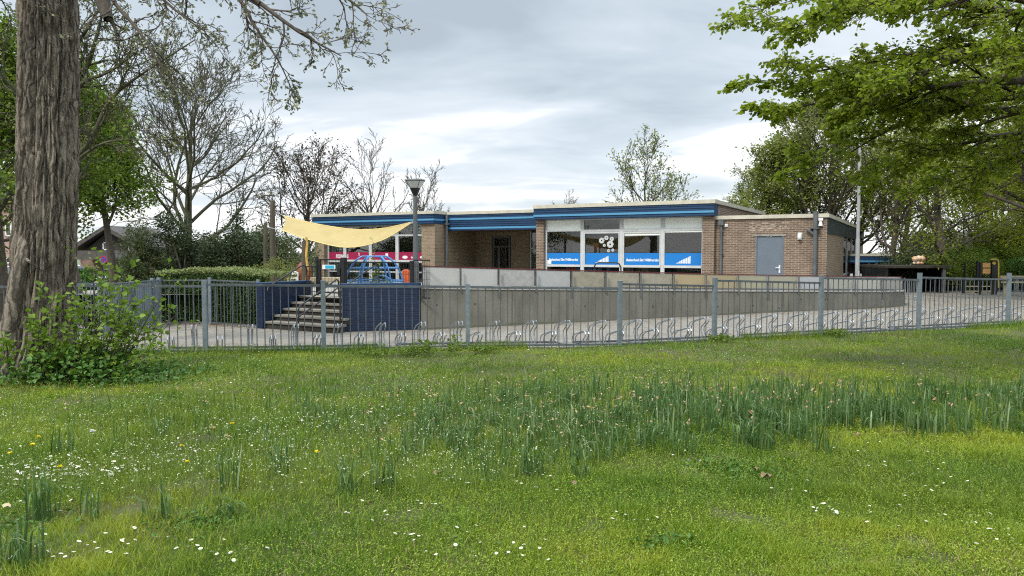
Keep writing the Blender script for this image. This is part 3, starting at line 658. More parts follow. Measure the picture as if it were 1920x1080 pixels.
# railing panels on the ramp wall; each panel a part
jx = [791, 863, 934, 1003, 1070, 1134, 1199, 1261, 1321, 1381, 1437, 1494, 1548, 1599, 1651, 1690]
def rampat(px):
    r_ = ray(px, 520); RO = offs(RW, .08)
    for i in range(len(RO) - 1):
        a, b = Vector(RO[i]), Vector(RO[i + 1]); d_ = b - a; den = r_[0] * d_.y - r_[1] * d_.x
        q_ = (a.x * r_[1] - a.y * r_[0]) / den
        if 0 <= q_ <= 1: p = a + d_ * q_; return p, RT[i] + (RT[i + 1] - RT[i]) * q_
    return Vector(RO[-1]), RT[-1]
J = [rampat(x) for x in jx]
RTOP = lambda i: J[i][1] + float(np.interp(i, [0, 4, 8, 11, 15], [.545, .50, .455, .44, .44]))
cols = [(0.50, 0.50, 0.47), (0.50, 0.50, 0.48), (0.43, 0.43, 0.41), (0.44, 0.45, 0.44), (0.36, 0.33, 0.25), (0.38, 0.35, 0.27), (0.38, 0.35, 0.27), (0.42, 0.34, 0.20), (0.40, 0.33, 0.20), (0.38, 0.36, 0.25), (0.38, 0.36, 0.27), (0.44, 0.45, 0.46), (0.40, 0.39, 0.33), (0.44, 0.43, 0.38), (0.38, 0.37, 0.33)]
M['panel'] = []
posts = MB(); rail = MB(); low = MB()
for i in range(len(J)):
    p, zt = J[i]; t0_ = J[min(i + 1, len(J) - 1)][0] - J[max(i - 1, 0)][0]; t0_.normalize(); n = Vector((t0_.y, -t0_.x))
    q = p + n * .10; posts_m = MB(); posts_m.beam((q.x, q.y, zt - (.22 if i % 2 == 0 else .1)), (q.x, q.y, RTOP(i) - .02), .03, .035)
    posts_m.build('railing_post', 'pipe', RR)
    if i < len(J) - 1:
        p2, zt2 = J[i + 1]
        rail.beam((p.x, p.y, RTOP(i)), (p2.x, p2.y, RTOP(i + 1)), .05, .025)
        low.beam((p.x + n.x * .06, p.y + n.y * .06, zt + .035), (p2.x + n.x * .06, p2.y + n.y * .06, zt2 + .035), .02, .03)
        g = (p2 - p).normalized() * .02
        mm = mat('panel_board', [c * .80 for c in cols[i]], 0.6, col2=[c * .80 * (.76 if 3 < i < 7 or i == 2 else .9) for c in cols[i]], vs=7 if 1 < i < 7 else 2)
        a0 = p + g; b0 = p2 - g; h0 = zt + .055; h1 = RTOP(i) - .02; k0 = zt2 + .055; k1 = RTOP(i + 1) - .02; nn_ = n * .012
        MB().add([(a0.x, a0.y, h0), (b0.x, b0.y, k0), (b0.x, b0.y, k1), (a0.x, a0.y, h1), (a0.x + nn_.x, a0.y + nn_.y, h0), (b0.x + nn_.x, b0.y + nn_.y, k0), (b0.x + nn_.x, b0.y + nn_.y, k1), (a0.x + nn_.x, a0.y + nn_.y, h1)],
                 [(0, 1, 2, 3), (7, 6, 5, 4), (0, 4, 5, 1), (1, 5, 6, 2), (2, 6, 7, 3), (3, 7, 4, 0)]).build('panel', mm, RR)
rail.build('top_rail', 'maroon', RR); low.build('bottom_rail', 'pipe', RR)

# handrails by the steps
def rail_thing(label, tubes, cat='handrail'):
    m = MB()
    for pts, r in tubes: m.tube(pts, r, 10)
    o = m.build('handrail', 'black', smooth=True); tag(o, label, cat); return o
def px_path(l): return [at(x, y, Y) for x, y, Y in l]
rail_thing('black handrail on the blue wall beside the hedge', [(px_path([(501, 545, 19.0), (503, 538, 19.05), (530, 521, 19.5), (562, 500, 20.1), (568, 497.5, 20.2), (573, 499, 20.3), (575.5, 506, 20.3), (575, 552, 20.25)]), .022)])
rail_thing('black double handrail standing in the middle of the steps', [
    (px_path([(559.5, 619, 18.35), (559.5, 580, 18.35), (562, 574, 18.4), (590, 554, 18.8), (627, 527, 19.5), (631, 523.5, 19.6), (635, 527, 19.65), (635.5, 556, 19.65)]), .022),
    (px_path([(560, 594, 18.35), (590, 573, 18.8), (635.5, 538, 19.65)]), .018), (px_path([(583, 559, 18.7), (583, 590, 18.7)]), .012)])
rail_thing('black handrail rising behind the blue wall next to the climbing dome', [
    (px_path([(638, 617, 18.2), (638, 546, 18.2), (642, 540, 18.25), (658, 529, 18.9), (699, 500, 20.1), (704, 497.5, 20.2), (709, 500, 20.3), (710, 507, 20.3), (710, 545, 20.3)]), .022)])
rail_thing('black bent tube hoop above the panelled railing, in front of the second classroom window', [
    (px_path([(1114, 514, 22.0), (1114.5, 500, 22.0), (1117, 495, 22.0), (1121, 492.5, 22.0), (1156, 492.5, 22.0), (1161, 495, 22.0), (1164, 501, 22.0), (1164.5, 515, 22.0)]), .022)])

# black mesh fence with gate on the yard edge
GV = -11.4
def gl(px): return onv(px, 500, GV).x
MF = thing('mesh_fence', 'black wire mesh fence with a gate at the top of the steps', 'fence', (C0[0], C0[1], 0), -TH)
def zz_(py, px=640): return onv(px, py, GV).z
posts_px = [(594.5, 482, .06), (645, 483, .12), (772.5, 489, .09)]
for px, py, w_ in posts_px:
    x = gl(px); MB().box(x - w_ / 2, GV - w_ / 2, .3, x + w_ / 2, GV + w_ / 2, zz_(py, px)).build('post', 'black', MF)
def meshpanel(x0, x1, z0, z1, nm, v=GV, step=.05):
    m = MB(); m.beam((x0, v, z1), (x1, v, z1), .03, .035); m.beam((x0, v, z0), (x1, v, z0), .03, .035)
    n = int((x1 - x0) / step)
    for i in range(n + 1):
        x = x0 + (x1 - x0) * i / n; m.beam((x, v - .004, z0), (x, v - .004, z1), .006, .006)
    for j in range(1, 6): z = z0 + (z1 - z0) * j / 6; m.beam((x0, v, z), (x1, v, z), .008, .008)
    return m.build(nm, 'black', MF)
g = meshpanel(gl(600), gl(640), .47, zz_(487), 'gate')
m = MB(); m.box(gl(600) - .03, GV - .03, .42, gl(600) + .03, GV + .03, zz_(486)); m.box(gl(639) - .02, GV - .02, .42, gl(639) + .02, GV + .02, zz_(486)); m.build('gate_frame', 'black', g)
MB().box(gl(637) - .06, GV - .06, .95, gl(637) + .06, GV + .05, 1.15).build('lock', 'black', g)
meshpanel(gl(650), gl(772), .42, zz_(492, 710), 'mesh_panel')
meshpanel(gl(575) , gl(592), .35, zz_(500, 580), 'mesh_panel')
meshpanel(gl(776), gl(806), .42, zz_(488, 790), 'mesh_panel')
# teal sign on the gate
M['teal'] = mat('teal_print', (0.02, 0.34, 0.50), .5)
sg = thing('gate_sign', 'small white and teal notice board hanging on the mesh gate', 'sign', (C0[0], C0[1], 0), -TH)
x0, x1 = gl(606), gl(630); zA, zB = zz_(504.5, 618), zz_(496.5, 618)
MB().box(x0, GV - .035, zA, x1, GV - .02, zB).build('board', 'white', sg)
MB().box(x0 + .11, GV - .04, zA + .015, x1 - .03, GV - .0355, zB - .015).build('print', 'teal', sg)
# ------------------------------------------------------------------ steel bar fence
ppx = [(383, 526), (605, 526.5), (877, 533.5), (1119, 527), (1341, 521), (1541, 517), (1725, 512.5), (1893, 512.5)]
FP = [(-12.2, 11.6), (-9.7, 11.7), (-7.3, 11.85)] + [(FX[i], FYv[i]) for i in range(2, 10)] + [(13.5, 17.4), (16.0, 18.35)]
top_y = {i + 3: p for i, p in enumerate(ppx)}
PT = []
for i, (x, y) in enumerate(FP):
    if i in top_y: PT.append(at(top_y[i][0], top_y[i][1], y).z)
    else: PT.append(1.12)
rails = {2: (536, 536.8), 3: (534, 535.6), 4: (536.9, 537.8), 5: (538.7, 541.7), 6: (533, 536.3), 7: (526.4, 530.6), 8: (521.7, 524.8), 9: (520.5, 523.9), 10: (521, 524)}
SF = thing('bar_fence', 'galvanised vertical bar fence along the edge of the lawn in front of the bicycle racks', 'fence', (0, 0, 0))
def bar_panel(parent, a, b, za, zb, g0, g1, pitch=.128, m='galv_dark', name='bar_panel', rb=.0085, hr=.038, gap=.05):
    a = Vector((*a, 0)); b = Vector((*b, 0)); d = (b - a).normalized(); L_ = (b - a).length; s, e = a + d * gap, b - d * gap
    mb = MB(); mb.beam((s.x, s.y, za), (e.x, e.y, zb), .03, hr); mb.beam((s.x, s.y, g0 + .06), (e.x, e.y, g1 + .06), .02, .03)
    n = max(2, int(round((L_ - 2 * gap) / pitch)))
    for i in range(1, n):
        p = s.lerp(e, i / n); zt = za + (zb - za) * i / n - hr / 2; zg = g0 + (g1 - g0) * i / n; mb.tube([(p.x, p.y, zg - .02), (p.x, p.y, zt)], rb, 6)
    return mb.build(name, m, parent, smooth=False)
for i, (x, y) in enumerate(FP):
    zg = -.08; p = MB(); h = .036
    p.box(-h, -h, zg - .2, h, h, PT[i]); p.box(-h - .003, -h - .003, PT[i], h + .003, h + .003, PT[i] + .008)
    o = p.build('post', 'galv', SF, bevel=.004); o.location = (x, y, 0)
    j = min(i, len(FP) - 2); o.rotation_euler.z = math.atan2(FP[j + 1][1] - FP[j][1], FP[j + 1][0] - FP[j][0])
for i in range(len(FP) - 1):
    a, b = FP[i], FP[i + 1]
    if i in rails:
        xa = 960 + a[0] / a[1] * F; xb = 960 + b[0] / b[1] * F
        za, zb = at(xa, rails[i][0], a[1]).z, at(xb, rails[i][1], b[1]).z
    else: za = zb = 1.03
    bar_panel(SF, a, b, za, zb, -.085, -.085)

# second fence in front of the hedge, and the sheet gate
G0, G1 = onz(393, 592, .0), None
HF = thing('bar_fence', 'galvanised bar fence in front of the clipped hedge, beside the steps', 'fence', (0, 0, 0))
hp = [at(297, 523, 20.2), at(393, 522.5, 20.1), at(484, 526.5, 19.2)]
for i, p in enumerate(hp):
    o = MB().box(-.04, -.04, -.5, .04, .04, p.z + .03).build('post', 'galv', HF, bevel=.004); o.location = (p.x, p.y, 0)
for i in range(2): bar_panel(HF, hp[i][:2], hp[i + 1][:2], hp[i].z - .04, hp[i + 1].z - .04, -.4, -.4, m='galv_dark')
GT = thing('sheet_gate', 'grey closed sheet metal gate at the end of the hedge fence', 'gate', (0, 0, 0))
a, b = at(298, 524, 20.1), at(187, 529, 17.4)
d_ = (b - a); L_ = math.hypot(d_.x, d_.y); dd = Vector((d_.x, d_.y, 0)).normalized()
nrib = int(L_ / .11); m = MB()
for i in range(nrib):
    p = a + dd * (L_ * i / nrib); q = a + dd * (L_ * (i + .8) / nrib); zt = a.z - .04 - .0 * i
    m.beam((p.x, p.y, .21), (q.x, q.y, .21), .03, 1.14); m.beam((q.x, q.y, .21), (q.x + dd.x * L_ * .2 / nrib, q.y + dd.y * L_ * .2 / nrib, .21), .012, 1.13)
M['sheet_grey'] = mat('grey_sheet', (.17, .20, .225), .5, var=.1, vs=2)
m.build('sheet_panel', 'sheet_grey', GT)
for t in (0, .13, .5, 1.0):
    p = a + dd * L_ * t; o = MB().box(-.045, -.045, -.5, .045, .045, a.z + (.05 if t < .2 else .0)).build('gate_post', 'galv', GT, bevel=.004); o.location = (p.x, p.y, 0)
MB().beam((a.x, a.y, a.z - .02), (b.x, b.y, a.z - .02), .05, .03).build('gate_rail', 'galv', GT)
p = a + dd * L_ * .13; MB().box(p.x - .03, p.y - .09, .62, p.x + .05, p.y - .045, .66).build('latch', 'white', GT)
LF = thing('bar_fence', 'galvanised bar fence running from the big trunk to the sheet gate', 'fence', (0, 0, 0))
c = at(60, 534.5, 15.4)
bar_panel(LF, b[:2], c[:2], b.z - .03, c.z, -.3, -.2, m='galv')
for p in (b, c, b.lerp(c, .5)):
    o = MB().box(-.04, -.04, -.5, .04, .04, p.z + .03).build('post', 'galv', LF); o.location = (p.x + .1, p.y, 0)

# ------------------------------------------------------------------ bicycle racks: rows of paired tube hoops, high and low in turn
HP = [316, 361, 410, 468, 511, 554, 596, 636.5, 676, 718, 756, 793.6, 830, 863.6, 900, 934.6, 972, 1004, 1039, 1066, 1101, 1134, 1166, 1200, 1232, 1264, 1294, 1327, 1361, 1394, 1424, 1455, 1486, 1515, 1545, 1572, 1600, 1628, 1655, 1683, 1708, 1736, 1762, 1788, 1812, 1840, 1864, 1890, 1914, 1940]
HD = Vector((-.37, .93, 0)).normalized()
def hoop_mesh(high):
    m = MB(); sx = HD.cross(Vector((0, 0, 1))).normalized(); z = .0
    H_ = .45 if high else .27; hh = .13 if high else .05
    if high: prof = [(.10, 0), (.10, .12), (.14, .2), (.13, .27), (.03, .345), (-.01, .39), (.0, .43), (.04, .45), (.09, .44), (.42, .345), (.50, .30), (.53, .24), (.53, 0)]
    else: prof = [(.10, 0), (.10, .05), (.07, .11), (.0, .17), (-.02, .215), (.0, .25), (.04, .265), (.09, .255), (.42, .17), (.5, .12), (.52, .07), (.52, 0)]
    for s in (-.034, .034): m.tube([HD * a + sx * s + Vector((0, 0, b_)) for a, b_ in prof], .0105, 7)
    if high: m.tube([HD * .53 - sx * .034 + Vector((0, 0, .2)), HD * .53 + sx * .034 + Vector((0, 0, .2))], .008, 6)
    m.tube([HD * .1 - sx * .034 + Vector((0, 0, .1)), HD * .1 + sx * .034 + Vector((0, 0, .1))], .008, 6)
    return m
protoH = hoop_mesh(True).build('hoop', 'rack', smooth=True); protoL = hoop_mesh(False).build('hoop', 'rack', smooth=True)
pos = []
for i, px in enumerate(HP):
    k = (px - 960) / F; y = 12.4
    for _ in range(12): y = FY(k * y) + .30
    pos.append((k * y, y))
units = [(0, 10), (10, 20), (20, 30), (30, 40), (40, 50)]
where = ['in front of the hedge', 'in front of the dark blue brick wall', 'before the ramp wall below the classroom windows', 'before the ramp wall near the grey door', 'at the open right end of the yard']
used = set()
for (i0, i1), wh in zip(units, where):
    T = thing('bicycle_rack', 'steel bicycle rack of high and low hoops ' + wh, 'bicycle rack', (pos[i0][0], pos[i0][1], -.085), group='bicycle racks along the bar fence')
    base = Vector((pos[i0][0], pos[i0][1], 0)); rl = MB()
    for off in (.10, .53):
        for i in range(i0, i1 - 1):
            a = Vector((*pos[i], 0)) - base + HD * off; b = Vector((*pos[i + 1], 0)) - base + HD * off; rl.beam((a.x, a.y, .015), (b.x, b.y, .015), .04, .03)
    for i in range(i0, i1, 3):
        a = Vector((*pos[i], 0)) - base + HD * .1; b = a + HD * .43; rl.beam((a.x, a.y, .01), (b.x, b.y, .01), .03, .02)
    rl.build('base_rail', 'galv_dark', T)
    for i in range(i0, i1):
        hi = i % 2 == 1; pr = protoH if hi else protoL
        if hi not in used: c_ = pr; used.add(hi)
        else: c_ = pr.copy(); COL.objects.link(c_)
        c_.parent = T; c_.location = (pos[i][0] - base.x, pos[i][1] - base.y, .0)

# ------------------------------------------------------------------ lamps, poles, sail
def street_lamp(label, x, y, zb, zt, rtop=.28, hc=.42, rp=(.075, .05), glass=True):
    t = thing('street_lamp', label, 'street lamp', (x, y, zb)); H_ = zt - zb
    MB().tube([(0, 0, 0), (0, 0, 1.0), (0, 0, 1.02), (0, 0, H_ - hc)], [rp[0] * 1.25, rp[0] * 1.25, rp[0], rp[1]], 14).build('pole', 'pipe', t, smooth=True)
    MB().lathe([(rp[1] * .8, H_ - hc - .03), (rp[1] * 1.2, H_ - hc), (rtop * .52, H_ - hc * .55), (rtop * .5, H_ - hc * .54)], n=20).build('lamp_base', 'black', t, smooth=True)
    M.setdefault('lampglass', mat('frosted_lamp_glass', (.62, .64, .64), .35))
    MB().lathe([(rtop * .50, H_ - hc * .54), (rtop * .93, H_ - .05), (rtop * .9, H_ - .045)], n=24).build('lamp_shade', 'lampglass', t, smooth=True)
    MB().lathe([(rtop * .93, H_ - .05), (rtop, H_ - .03), (rtop * .96, H_ - .005), (rtop * .5, H_ + .02), (.01, H_ + .03)], n=24).build('cap', 'pipe', t, smooth=True)
    rb = MB()
    for q in range(4): an = q * PI / 2 + .6; rb.tube([(rtop * .515 * math.cos(an), rtop * .515 * math.sin(an), H_ - hc * .54), (rtop * .945 * math.cos(an), rtop * .945 * math.sin(an), H_ - .05)], .008, 5)
    rb.build('frame', 'pipe', t); return t
pl = at(779.5, 533, 20.2); pt = at(782, 337, 20.2)
street_lamp('tall lamp post with funnel-shaped head behind the dark blue wall', pl.x, pl.y, .3, pt.z)
pf = at(1607, 516, 24.6); ptop = at(1613, 140, 24.6)
M['pole_grey'] = mat('grey_pole', (.24, .245, .24), .6, var=.15, vs=3)
fp = thing('flagpole', 'tall pale grey steel pole in front of the annex side wall', 'pole', (pf.x, pf.y, 0))
MB().tube([(0, 0, -.3), (0, 0, 2.0), (0, 0, 2.05), (0, 0, ptop.z + 1)], [.068, .068, .055, .04], 16).build('shaft', 'pole_grey', fp, smooth=True)
m = MB(); m.box(.10, -.02, .1, .14, .03, 1.1 - .25); m.box(-.02, -.12, .7, .02, -.08, .95); m.box(-.22, -.02, -.1, -.15, .04, .85); m.build('bracket', 'frame_grey', fp)
# timber posts and the shade sail
def timber(label, px, y0, y1, Y, r=.07, lean=0.0):
    a, b = at(px, y0, Y), at(px + lean, y1, Y); t = MB().tube([(a.x, a.y, .2), (a.x * .5 + b.x * .5, Y, (a.z + b.z) / 2), (b.x, Y, b.z)], [r, r * .95, r * .85], 10).build('timber_post', 'wood_post', smooth=True)
    return tag(t, label, 'post')
timber('tall weathered timber post holding the upper corner of the sail', 511, 500, 376, 24.0, .09)
timber('shorter weathered timber post left of the tall one', 497.5, 500, 418, 22.5, .06)
timber('round grey timber post beside the yellow pole', 571, 520, 452, 21.5, .09)
M['yellow_wood'] = mat('yellow_pole', (.50, .30, .07), .6, var=.2, vs=5)
yp = MB().tube(px_path([(573, 545, 21.3), (577, 505, 21.3), (574, 480, 21.3), (576, 455, 21.3), (574, 445, 21.3)]), .035, 8).build('bent_pole', 'yellow_wood', smooth=True); tag(yp, 'thin bent yellow pole against the round timber post', 'pole')
SS = thing('shade_sail', 'yellow cloth shade sail stretched from timber posts to the lamp post', 'shade sail', (0, 0, 0))
c00 = at(532, 404, 24.0); c01 = at(526, 433, 22.5); c10 = at(769, 418, 21.0); c11 = at(768, 419, 20.6)
# far edge: through (640,430) (700,434); near edge: through (600,456) (650,465) (720,445)
fe = [at(x, y, Y) for x, y, Y in ((531, 404, 24.0), (590, 419, 23.4), (660, 429.5, 22.6), (715, 428.5, 21.9), (770, 417, 20.9))]
ne = [at(x, y, Y) for x, y, Y in ((527, 431, 22.6), (578, 449, 22.0), (650, 464, 21.4), (715, 451, 21.0), (768, 420, 20.7))]
def catm(P, t):
    n = len(P) - 1; x = t * n; i = min(int(x), n - 1); f = x - i
    p0, p1, p2, p3 = P[max(i - 1, 0)], P[i], P[i + 1], P[min(i + 2, n)]
    return .5 * ((2 * p1) + (p2 - p0) * f + (2 * p0 - 5 * p1 + 4 * p2 - p3) * f * f + (3 * p1 - p0 - 3 * p2 + p3) * f ** 3)
nu, nv_ = 40, 14; vs = []
for i in range(nu + 1):
    a, b = catm(fe, i / nu), catm(ne, i / nu)
    for j in range(nv_ + 1):
        s = j / nv_; p = a.lerp(b, s); wob = math.sin(s * PI); p.z -= .05 * wob * math.sin(i / nu * PI); p.x += (.10 * wob * (1 - i / nu) ** 6); p.z += .006 * math.sin(i * 1.3 + j * .6); vs.append(tuple(p))
fs = [(i * (nv_ + 1) + j, (i + 1) * (nv_ + 1) + j, (i + 1) * (nv_ + 1) + j + 1, i * (nv_ + 1) + j + 1) for i in range(nu) for j in range(nv_)]
M['sail_t'] = leafmat('sail_cloth', (.41, .32, .14), (.41, .32, .14), trans=.15, rough=.8, patch=(.36, .275, .115), ps=1.5)
npmesh('cloth', vs, np.array(fs), 'sail_t', SS, smooth=True)
rp = MB(); rp.tube([fe[0], at(513, 396, 24.0)], .012, 6); rp.tube([ne[0], at(500, 426, 22.5)], .012, 6); rp.tube([fe[-1], at(779, 415, 20.3)], .012, 6); rp.tube([ne[-1], at(779, 416, 20.2)], .012, 6)
rp.build('rope', 'frame_grey', SS)
hem = MB(); hem.tube([catm(fe, t / 20) for t in range(21)], .012, 6); hem.tube([catm(ne, t / 20) for t in range(21)], .012, 6); hem.build('hem', 'sail', SS)
se = MB()
for t_ in (.33, .66): se.tube([catm(fe, i / 20).lerp(catm(ne, i / 20), t_) + Vector((0, -.004, -.05 * math.sin(t_ * PI) * math.sin(i / 20 * PI) - .012)) for i in range(21)], .006, 4)
se.build('seam', 'sail', SS)

# ------------------------------------------------------------------ play equipment in the yard
M['bluetube'] = mat('blue_play_tube', (0.06, 0.22, 0.50), .4)
cc = at(702, 530, 23.6); CR, CH, cz = .95, 1.28, .22
CD = thing('climbing_dome', 'blue tube climbing dome on the school yard behind the dark blue wall', 'climbing frame', (cc.x, cc.y, cz))
def dpt(an, el, s=1.0): return (CR * math.cos(el) ** .8 * math.cos(an) * s, CR * math.cos(el) ** .8 * math.sin(an) * s, CH * math.sin(el))
for q in range(6):
    an = q * PI / 3 + .25; MB().tube([dpt(an, e) for e in np.linspace(0, 1.25, 9)], .030, 8).build('rib', 'bluetube', CD, smooth=True)
for e_ in (.02, .35, .72, 1.25):
    MB().tube([dpt(t, e_) for t in np.linspace(0, 2 * PI, 25)], .024, 8).build('ring', 'bluetube', CD, smooth=True)
for dx_ in (.0, .12):
    MB().tube([(.42 + .42 * math.cos(t), -CR - .02 - dx_, .02 + .62 * math.sin(t)) for t in np.linspace(0, PI, 13)], .02, 8).build('arch', 'bluetube', CD, smooth=True)
# spring rider shape (red-brown with white front)
M['redplastic'] = mat('red_plastic', (.22, .035, .015), .4); M['orange'] = mat('orange_fabric', (.50, .09, .02), .55, var=.15, vs=6)
p = at(563, 514, 24.5); sr = thing('play_animal', 'small red-brown ride-on play animal with white face beyond the steps', 'play equipment', (p.x, p.y, .35))
MB().lathe([(.02, .05), (.2, .15), (.27, .4), (.24, .62), (.1, .78), (.01, .8)], (.08, .1, .1), 14).build('body', 'redplastic', sr, smooth=True)
m = MB(); m.prism([(-.28, .25), (-.02, .25), (.0, .55), (-.2, .62)], -.22, -.12); m.build('face', 'white', sr, bevel=.02)
m = MB(); m.box(-.22, -.235, .42, -.06, -.221, .48); m.box(-.24, -.235, .3, -.1, -.221, .33); m.build('marking', 'black', sr)
p = at(761, 512, 25.0); og = thing('play_tent', 'orange fabric play box behind the mesh fence near the lamp post', 'play equipment', (p.x, p.y, .2))
m = MB(); m.prism([(-.12, 0), (.14, 0), (.13, .72), (.08, .78), (-.08, .78), (-.12, .72)], -.15, .15); m.build('cover', 'orange', og, bevel=.03)
# sand pit edge, low timber
sp = MB(); q1, q2 = at(540, 519, 25.5), at(640, 521, 25.5); sp.beam((q1.x, q1.y, .62), (q2.x, q2.y, .62), .4, .16); M['palewood'] = mat('pale_timber', (.45, .38, .24), .8, var=.15, vs=6)
o = sp.build('sandpit_edge', 'palewood'); sp2 = None; tag(o, 'pale timber ledge of the sandpit behind the mesh gate', 'ledge')
# far right: barriers, shelter, toy, climber, far fence
sh = thing('shelter', 'low black open-fronted shelter below the trees at the yard end', 'shelter', (0, 0, 0))
a, b = at(1664, 545, 31), at(1762, 548, 31.5); zt = at(1700, 498, 31).z; zb = -.17
m = MB(); m.box(a.x, 31.2, zb, a.x + .12, 34, zt - .1); m.box(b.x - .12, 31.2, zb, b.x, 34, zt - .1); m.box(a.x, 33.8, zb, b.x, 34, zt - .1); m.build('wall', 'black', sh)
M['dark_wood'] = mat('dark_timber', (.035, .028, .02), .8, var=.3, vs=4)
MB().box(a.x - .15, 30.9, zt - .1, b.x + .15, 34.2, zt).build('roof', 'dark_wood', sh)
MB().box(b.x - .2, 30.95, zb, b.x - .08, 31.07, zt - .1).build('post', 'pipe', sh)
M['toy'] = mat('orange_white_toy', (.55, .19, .03), .5, col2=(.62, .52, .38), vs=3.2, detail=1)
ty = thing('toy_animal', 'orange and white rounded toy animal standing on the shelter roof', 'toy', (at(1722, 498, 31.3).x, 31.3, zt))
m = MB()
for (dx, dy, dz, rx) in ((-.15, 0, .27, .13), (.0, 0, .3, .13), (.16, 0, .29, .14), (-.18, 0, .1, .07), (-.03, -.02, .1, .08), (.12, 0, .1, .08), (.2, .05, .12, .06)):
    m.lathe([(.001, -rx), (rx * .7, -rx * .7), (rx, 0), (rx * .7, rx * .7), (.001, rx)], (dx, dy, dz), 12)
o = m.build('body', 'toy', ty, smooth=True); rm = o.modifiers.new('r', 'REMESH'); rm.mode = 'VOXEL'; rm.voxel_size = .02; rm.use_smooth_shade = True
def barrier(label, a, b, z0, h):
    t = thing('crowd_barrier', label, 'barrier', (a[0], a[1], z0)); d = Vector((b[0] - a[0], b[1] - a[1], 0)); m = MB(); L_ = d.length; d.normalize()
    m.tube([(0, 0, .12), (0, 0, h - .08), tuple(d * .08 + Vector((0, 0, h))), tuple(d * (L_ - .08) + Vector((0, 0, h))), tuple(d * L_ + Vector((0, 0, h - .08))), tuple(d * L_ + Vector((0, 0, .12))), (0, 0, .12)], .022, 8)
    m.build('frame', 'rack', t, smooth=True); m = MB()
    for i in range(1, 16): p = d * (L_ * i / 16); m.tube([(p.x, p.y, .12), (p.x, p.y, h)], .009, 6)
    m.build('bar', 'rack', t); m = MB()
    for q in (.1, .9): p = d * L_ * q; m.beam((p.x - .2, p.y - .25, .02), (p.x + .2, p.y + .25, .02), .05, .03); m.beam((p.x, p.y, .02), (p.x, p.y, .12), .03, .03)
    m.build('foot', 'rack', t)
p, q = at(1668, 548, 27.5), at(1722, 550, 26.5); barrier('silver crowd barrier at the end of the ramp wall, in front of the black shelter', (p.x, p.y), (q.x, q.y), -.16, .72)
p, q = at(1640, 548, 28.5), at(1690, 548, 28.2); barrier('silver crowd barrier half hidden behind the ramp railing', (p.x, p.y), (q.x, q.y), -.16, .75)
lp = thing('pavilion', 'low brick playhouse with blue roof edge at the far end of the annex', 'shed', (at(1636, 500, 34).x, 34, 0))
zt = at(1650, 476, 34).z; m = MB(); Wd = .55; m.box(-1.2, 0, -.3, Wd, .1, zt - .62 + .25); m.box(-1.2, .1, -.3, Wd, 3, zt - .3); m.build('wall', 'dark_wood', lp)
m = MB(); m.box(-1.2, -.35, zt - .42, Wd + .1, 1.2, zt - .10); m.build('fascia', 'blue', lp); m = MB(); m.box(-1.2, -.38, zt - .10, Wd + .13, 1.25, zt); m.build('roof', 'cream', lp)
m = MB(); [m.box(x, -.3, -.3, x + .09, -.2, zt - .38) for x in (-.35, -.05, .22, .46)]; m.build('post', 'palewood', lp)
MB().box(-1.2, -.36, zt - .36, Wd + .1, -.352, zt - .30).build('light_stripe', 'blue_light', lp)
# climber
Yc = 30; pc = thing('play_tower', 'black play tower with orange boards and a yellow pole at the yard end', 'play equipment', (at(1850, 550, Yc).x, Yc, -.17))
sc_ = Yc / F
def bx(m, x0, y0, x1, y1, d0=-.05, d1=.05):
    a, b = at(x0, y1, Yc), at(x1, y0, Yc); m.box(a.x - pc.location.x, d0, a.z + .17, b.x - pc.location.x, d1, b.z + .17)
for x0, y0, x1 in ((1835, 491, 1840), (1857, 488, 1870)):
    m = MB(); bx(m, x0, y0, x1, 552); m.build('post', 'black', pc, bevel=.01)
m = MB(); bx(m, 1836, 493, 1839.5, 552, 1.0, 1.1); bx(m, 1857, 490, 1862, 552, .9, 1.0); m.build('post', 'black', pc)
M['orangeboard'] = mat('orange_board', (.62, .33, .12), .5, var=.1, vs=3)
for y0, y1 in ((493, 501.5), (503.5, 513)):
    m = MB(); bx(m, 1841, y0, 1855, y1, -.07, -.05); m.build('board', 'orangeboard', pc)
M['yellow'] = mat('yellow_tube', (.62, .45, .05), .4)
P_ = [at(x, y, Yc - .3) - pc.location for x, y in ((1858, 486.5), (1868, 486), (1871, 487.5), (1872.5, 492), (1872.5, 540))]
MB().tube(P_, .025, 8).build('sliding_pole', 'yellow', pc, smooth=True)
pp = at(1863.5, 493.5, Yc - .06) - pc.location; MB().tube([pp, pp + Vector((0, -.03, 0))], .06, 14).build('disc', 'yellow', pc)
m = MB(); 
for y in (536, 545): bx(m, 1809, y, 1836, y + 1.8, -.02, .02); bx(m, 1840, y, 1857, y + 1.8, -.02, .02)
m.build('rung', 'palewood', pc); m = MB(); bx(m, 1804, 523, 1809, 550); bx(m, 1841, 516, 1856, 517.5); m.build('post', 'black', pc)
bn = thing('picnic_bench', 'pale timber bench at the right end of the yard by the last fence post', 'bench', (at(1912, 545, 29).x, 29, -.17))
MB().box(-.55, 0, .52, .8, .3, .57).build('seat', 'palewood', bn); MB().box(-.55, .3, .68, .8, .34, .8).build('backrest', 'palewood', bn)
for x in (-.45, .6): MB().box(x, .02, 0, x + .07, .32, .52).build('leg', 'palewood', bn)
# far fence closing the yard
EF = thing('bar_fence', 'galvanised bar fence at the far end of the yard in front of the bushes', 'fence', (0, 0, 0))
ef = [at(1737, 523, 31.5), at(1757, 524, 31.6), at(1835, 524, 31.8), at(1905, 524, 32.0), at(1990, 524, 32.2)]
for i, p in enumerate(ef[1:]):
    o = MB().box(-.05, -.05, -.2, .05, .05, p.z + .03).build('post', 'galv', EF); o.location = (p.x, p.y, 0)
for i in range(len(ef) - 1): bar_panel(EF, ef[i][:2], ef[i + 1][:2], ef[i].z - .02, ef[i + 1].z - .02, -.17, -.17, pitch=.16)

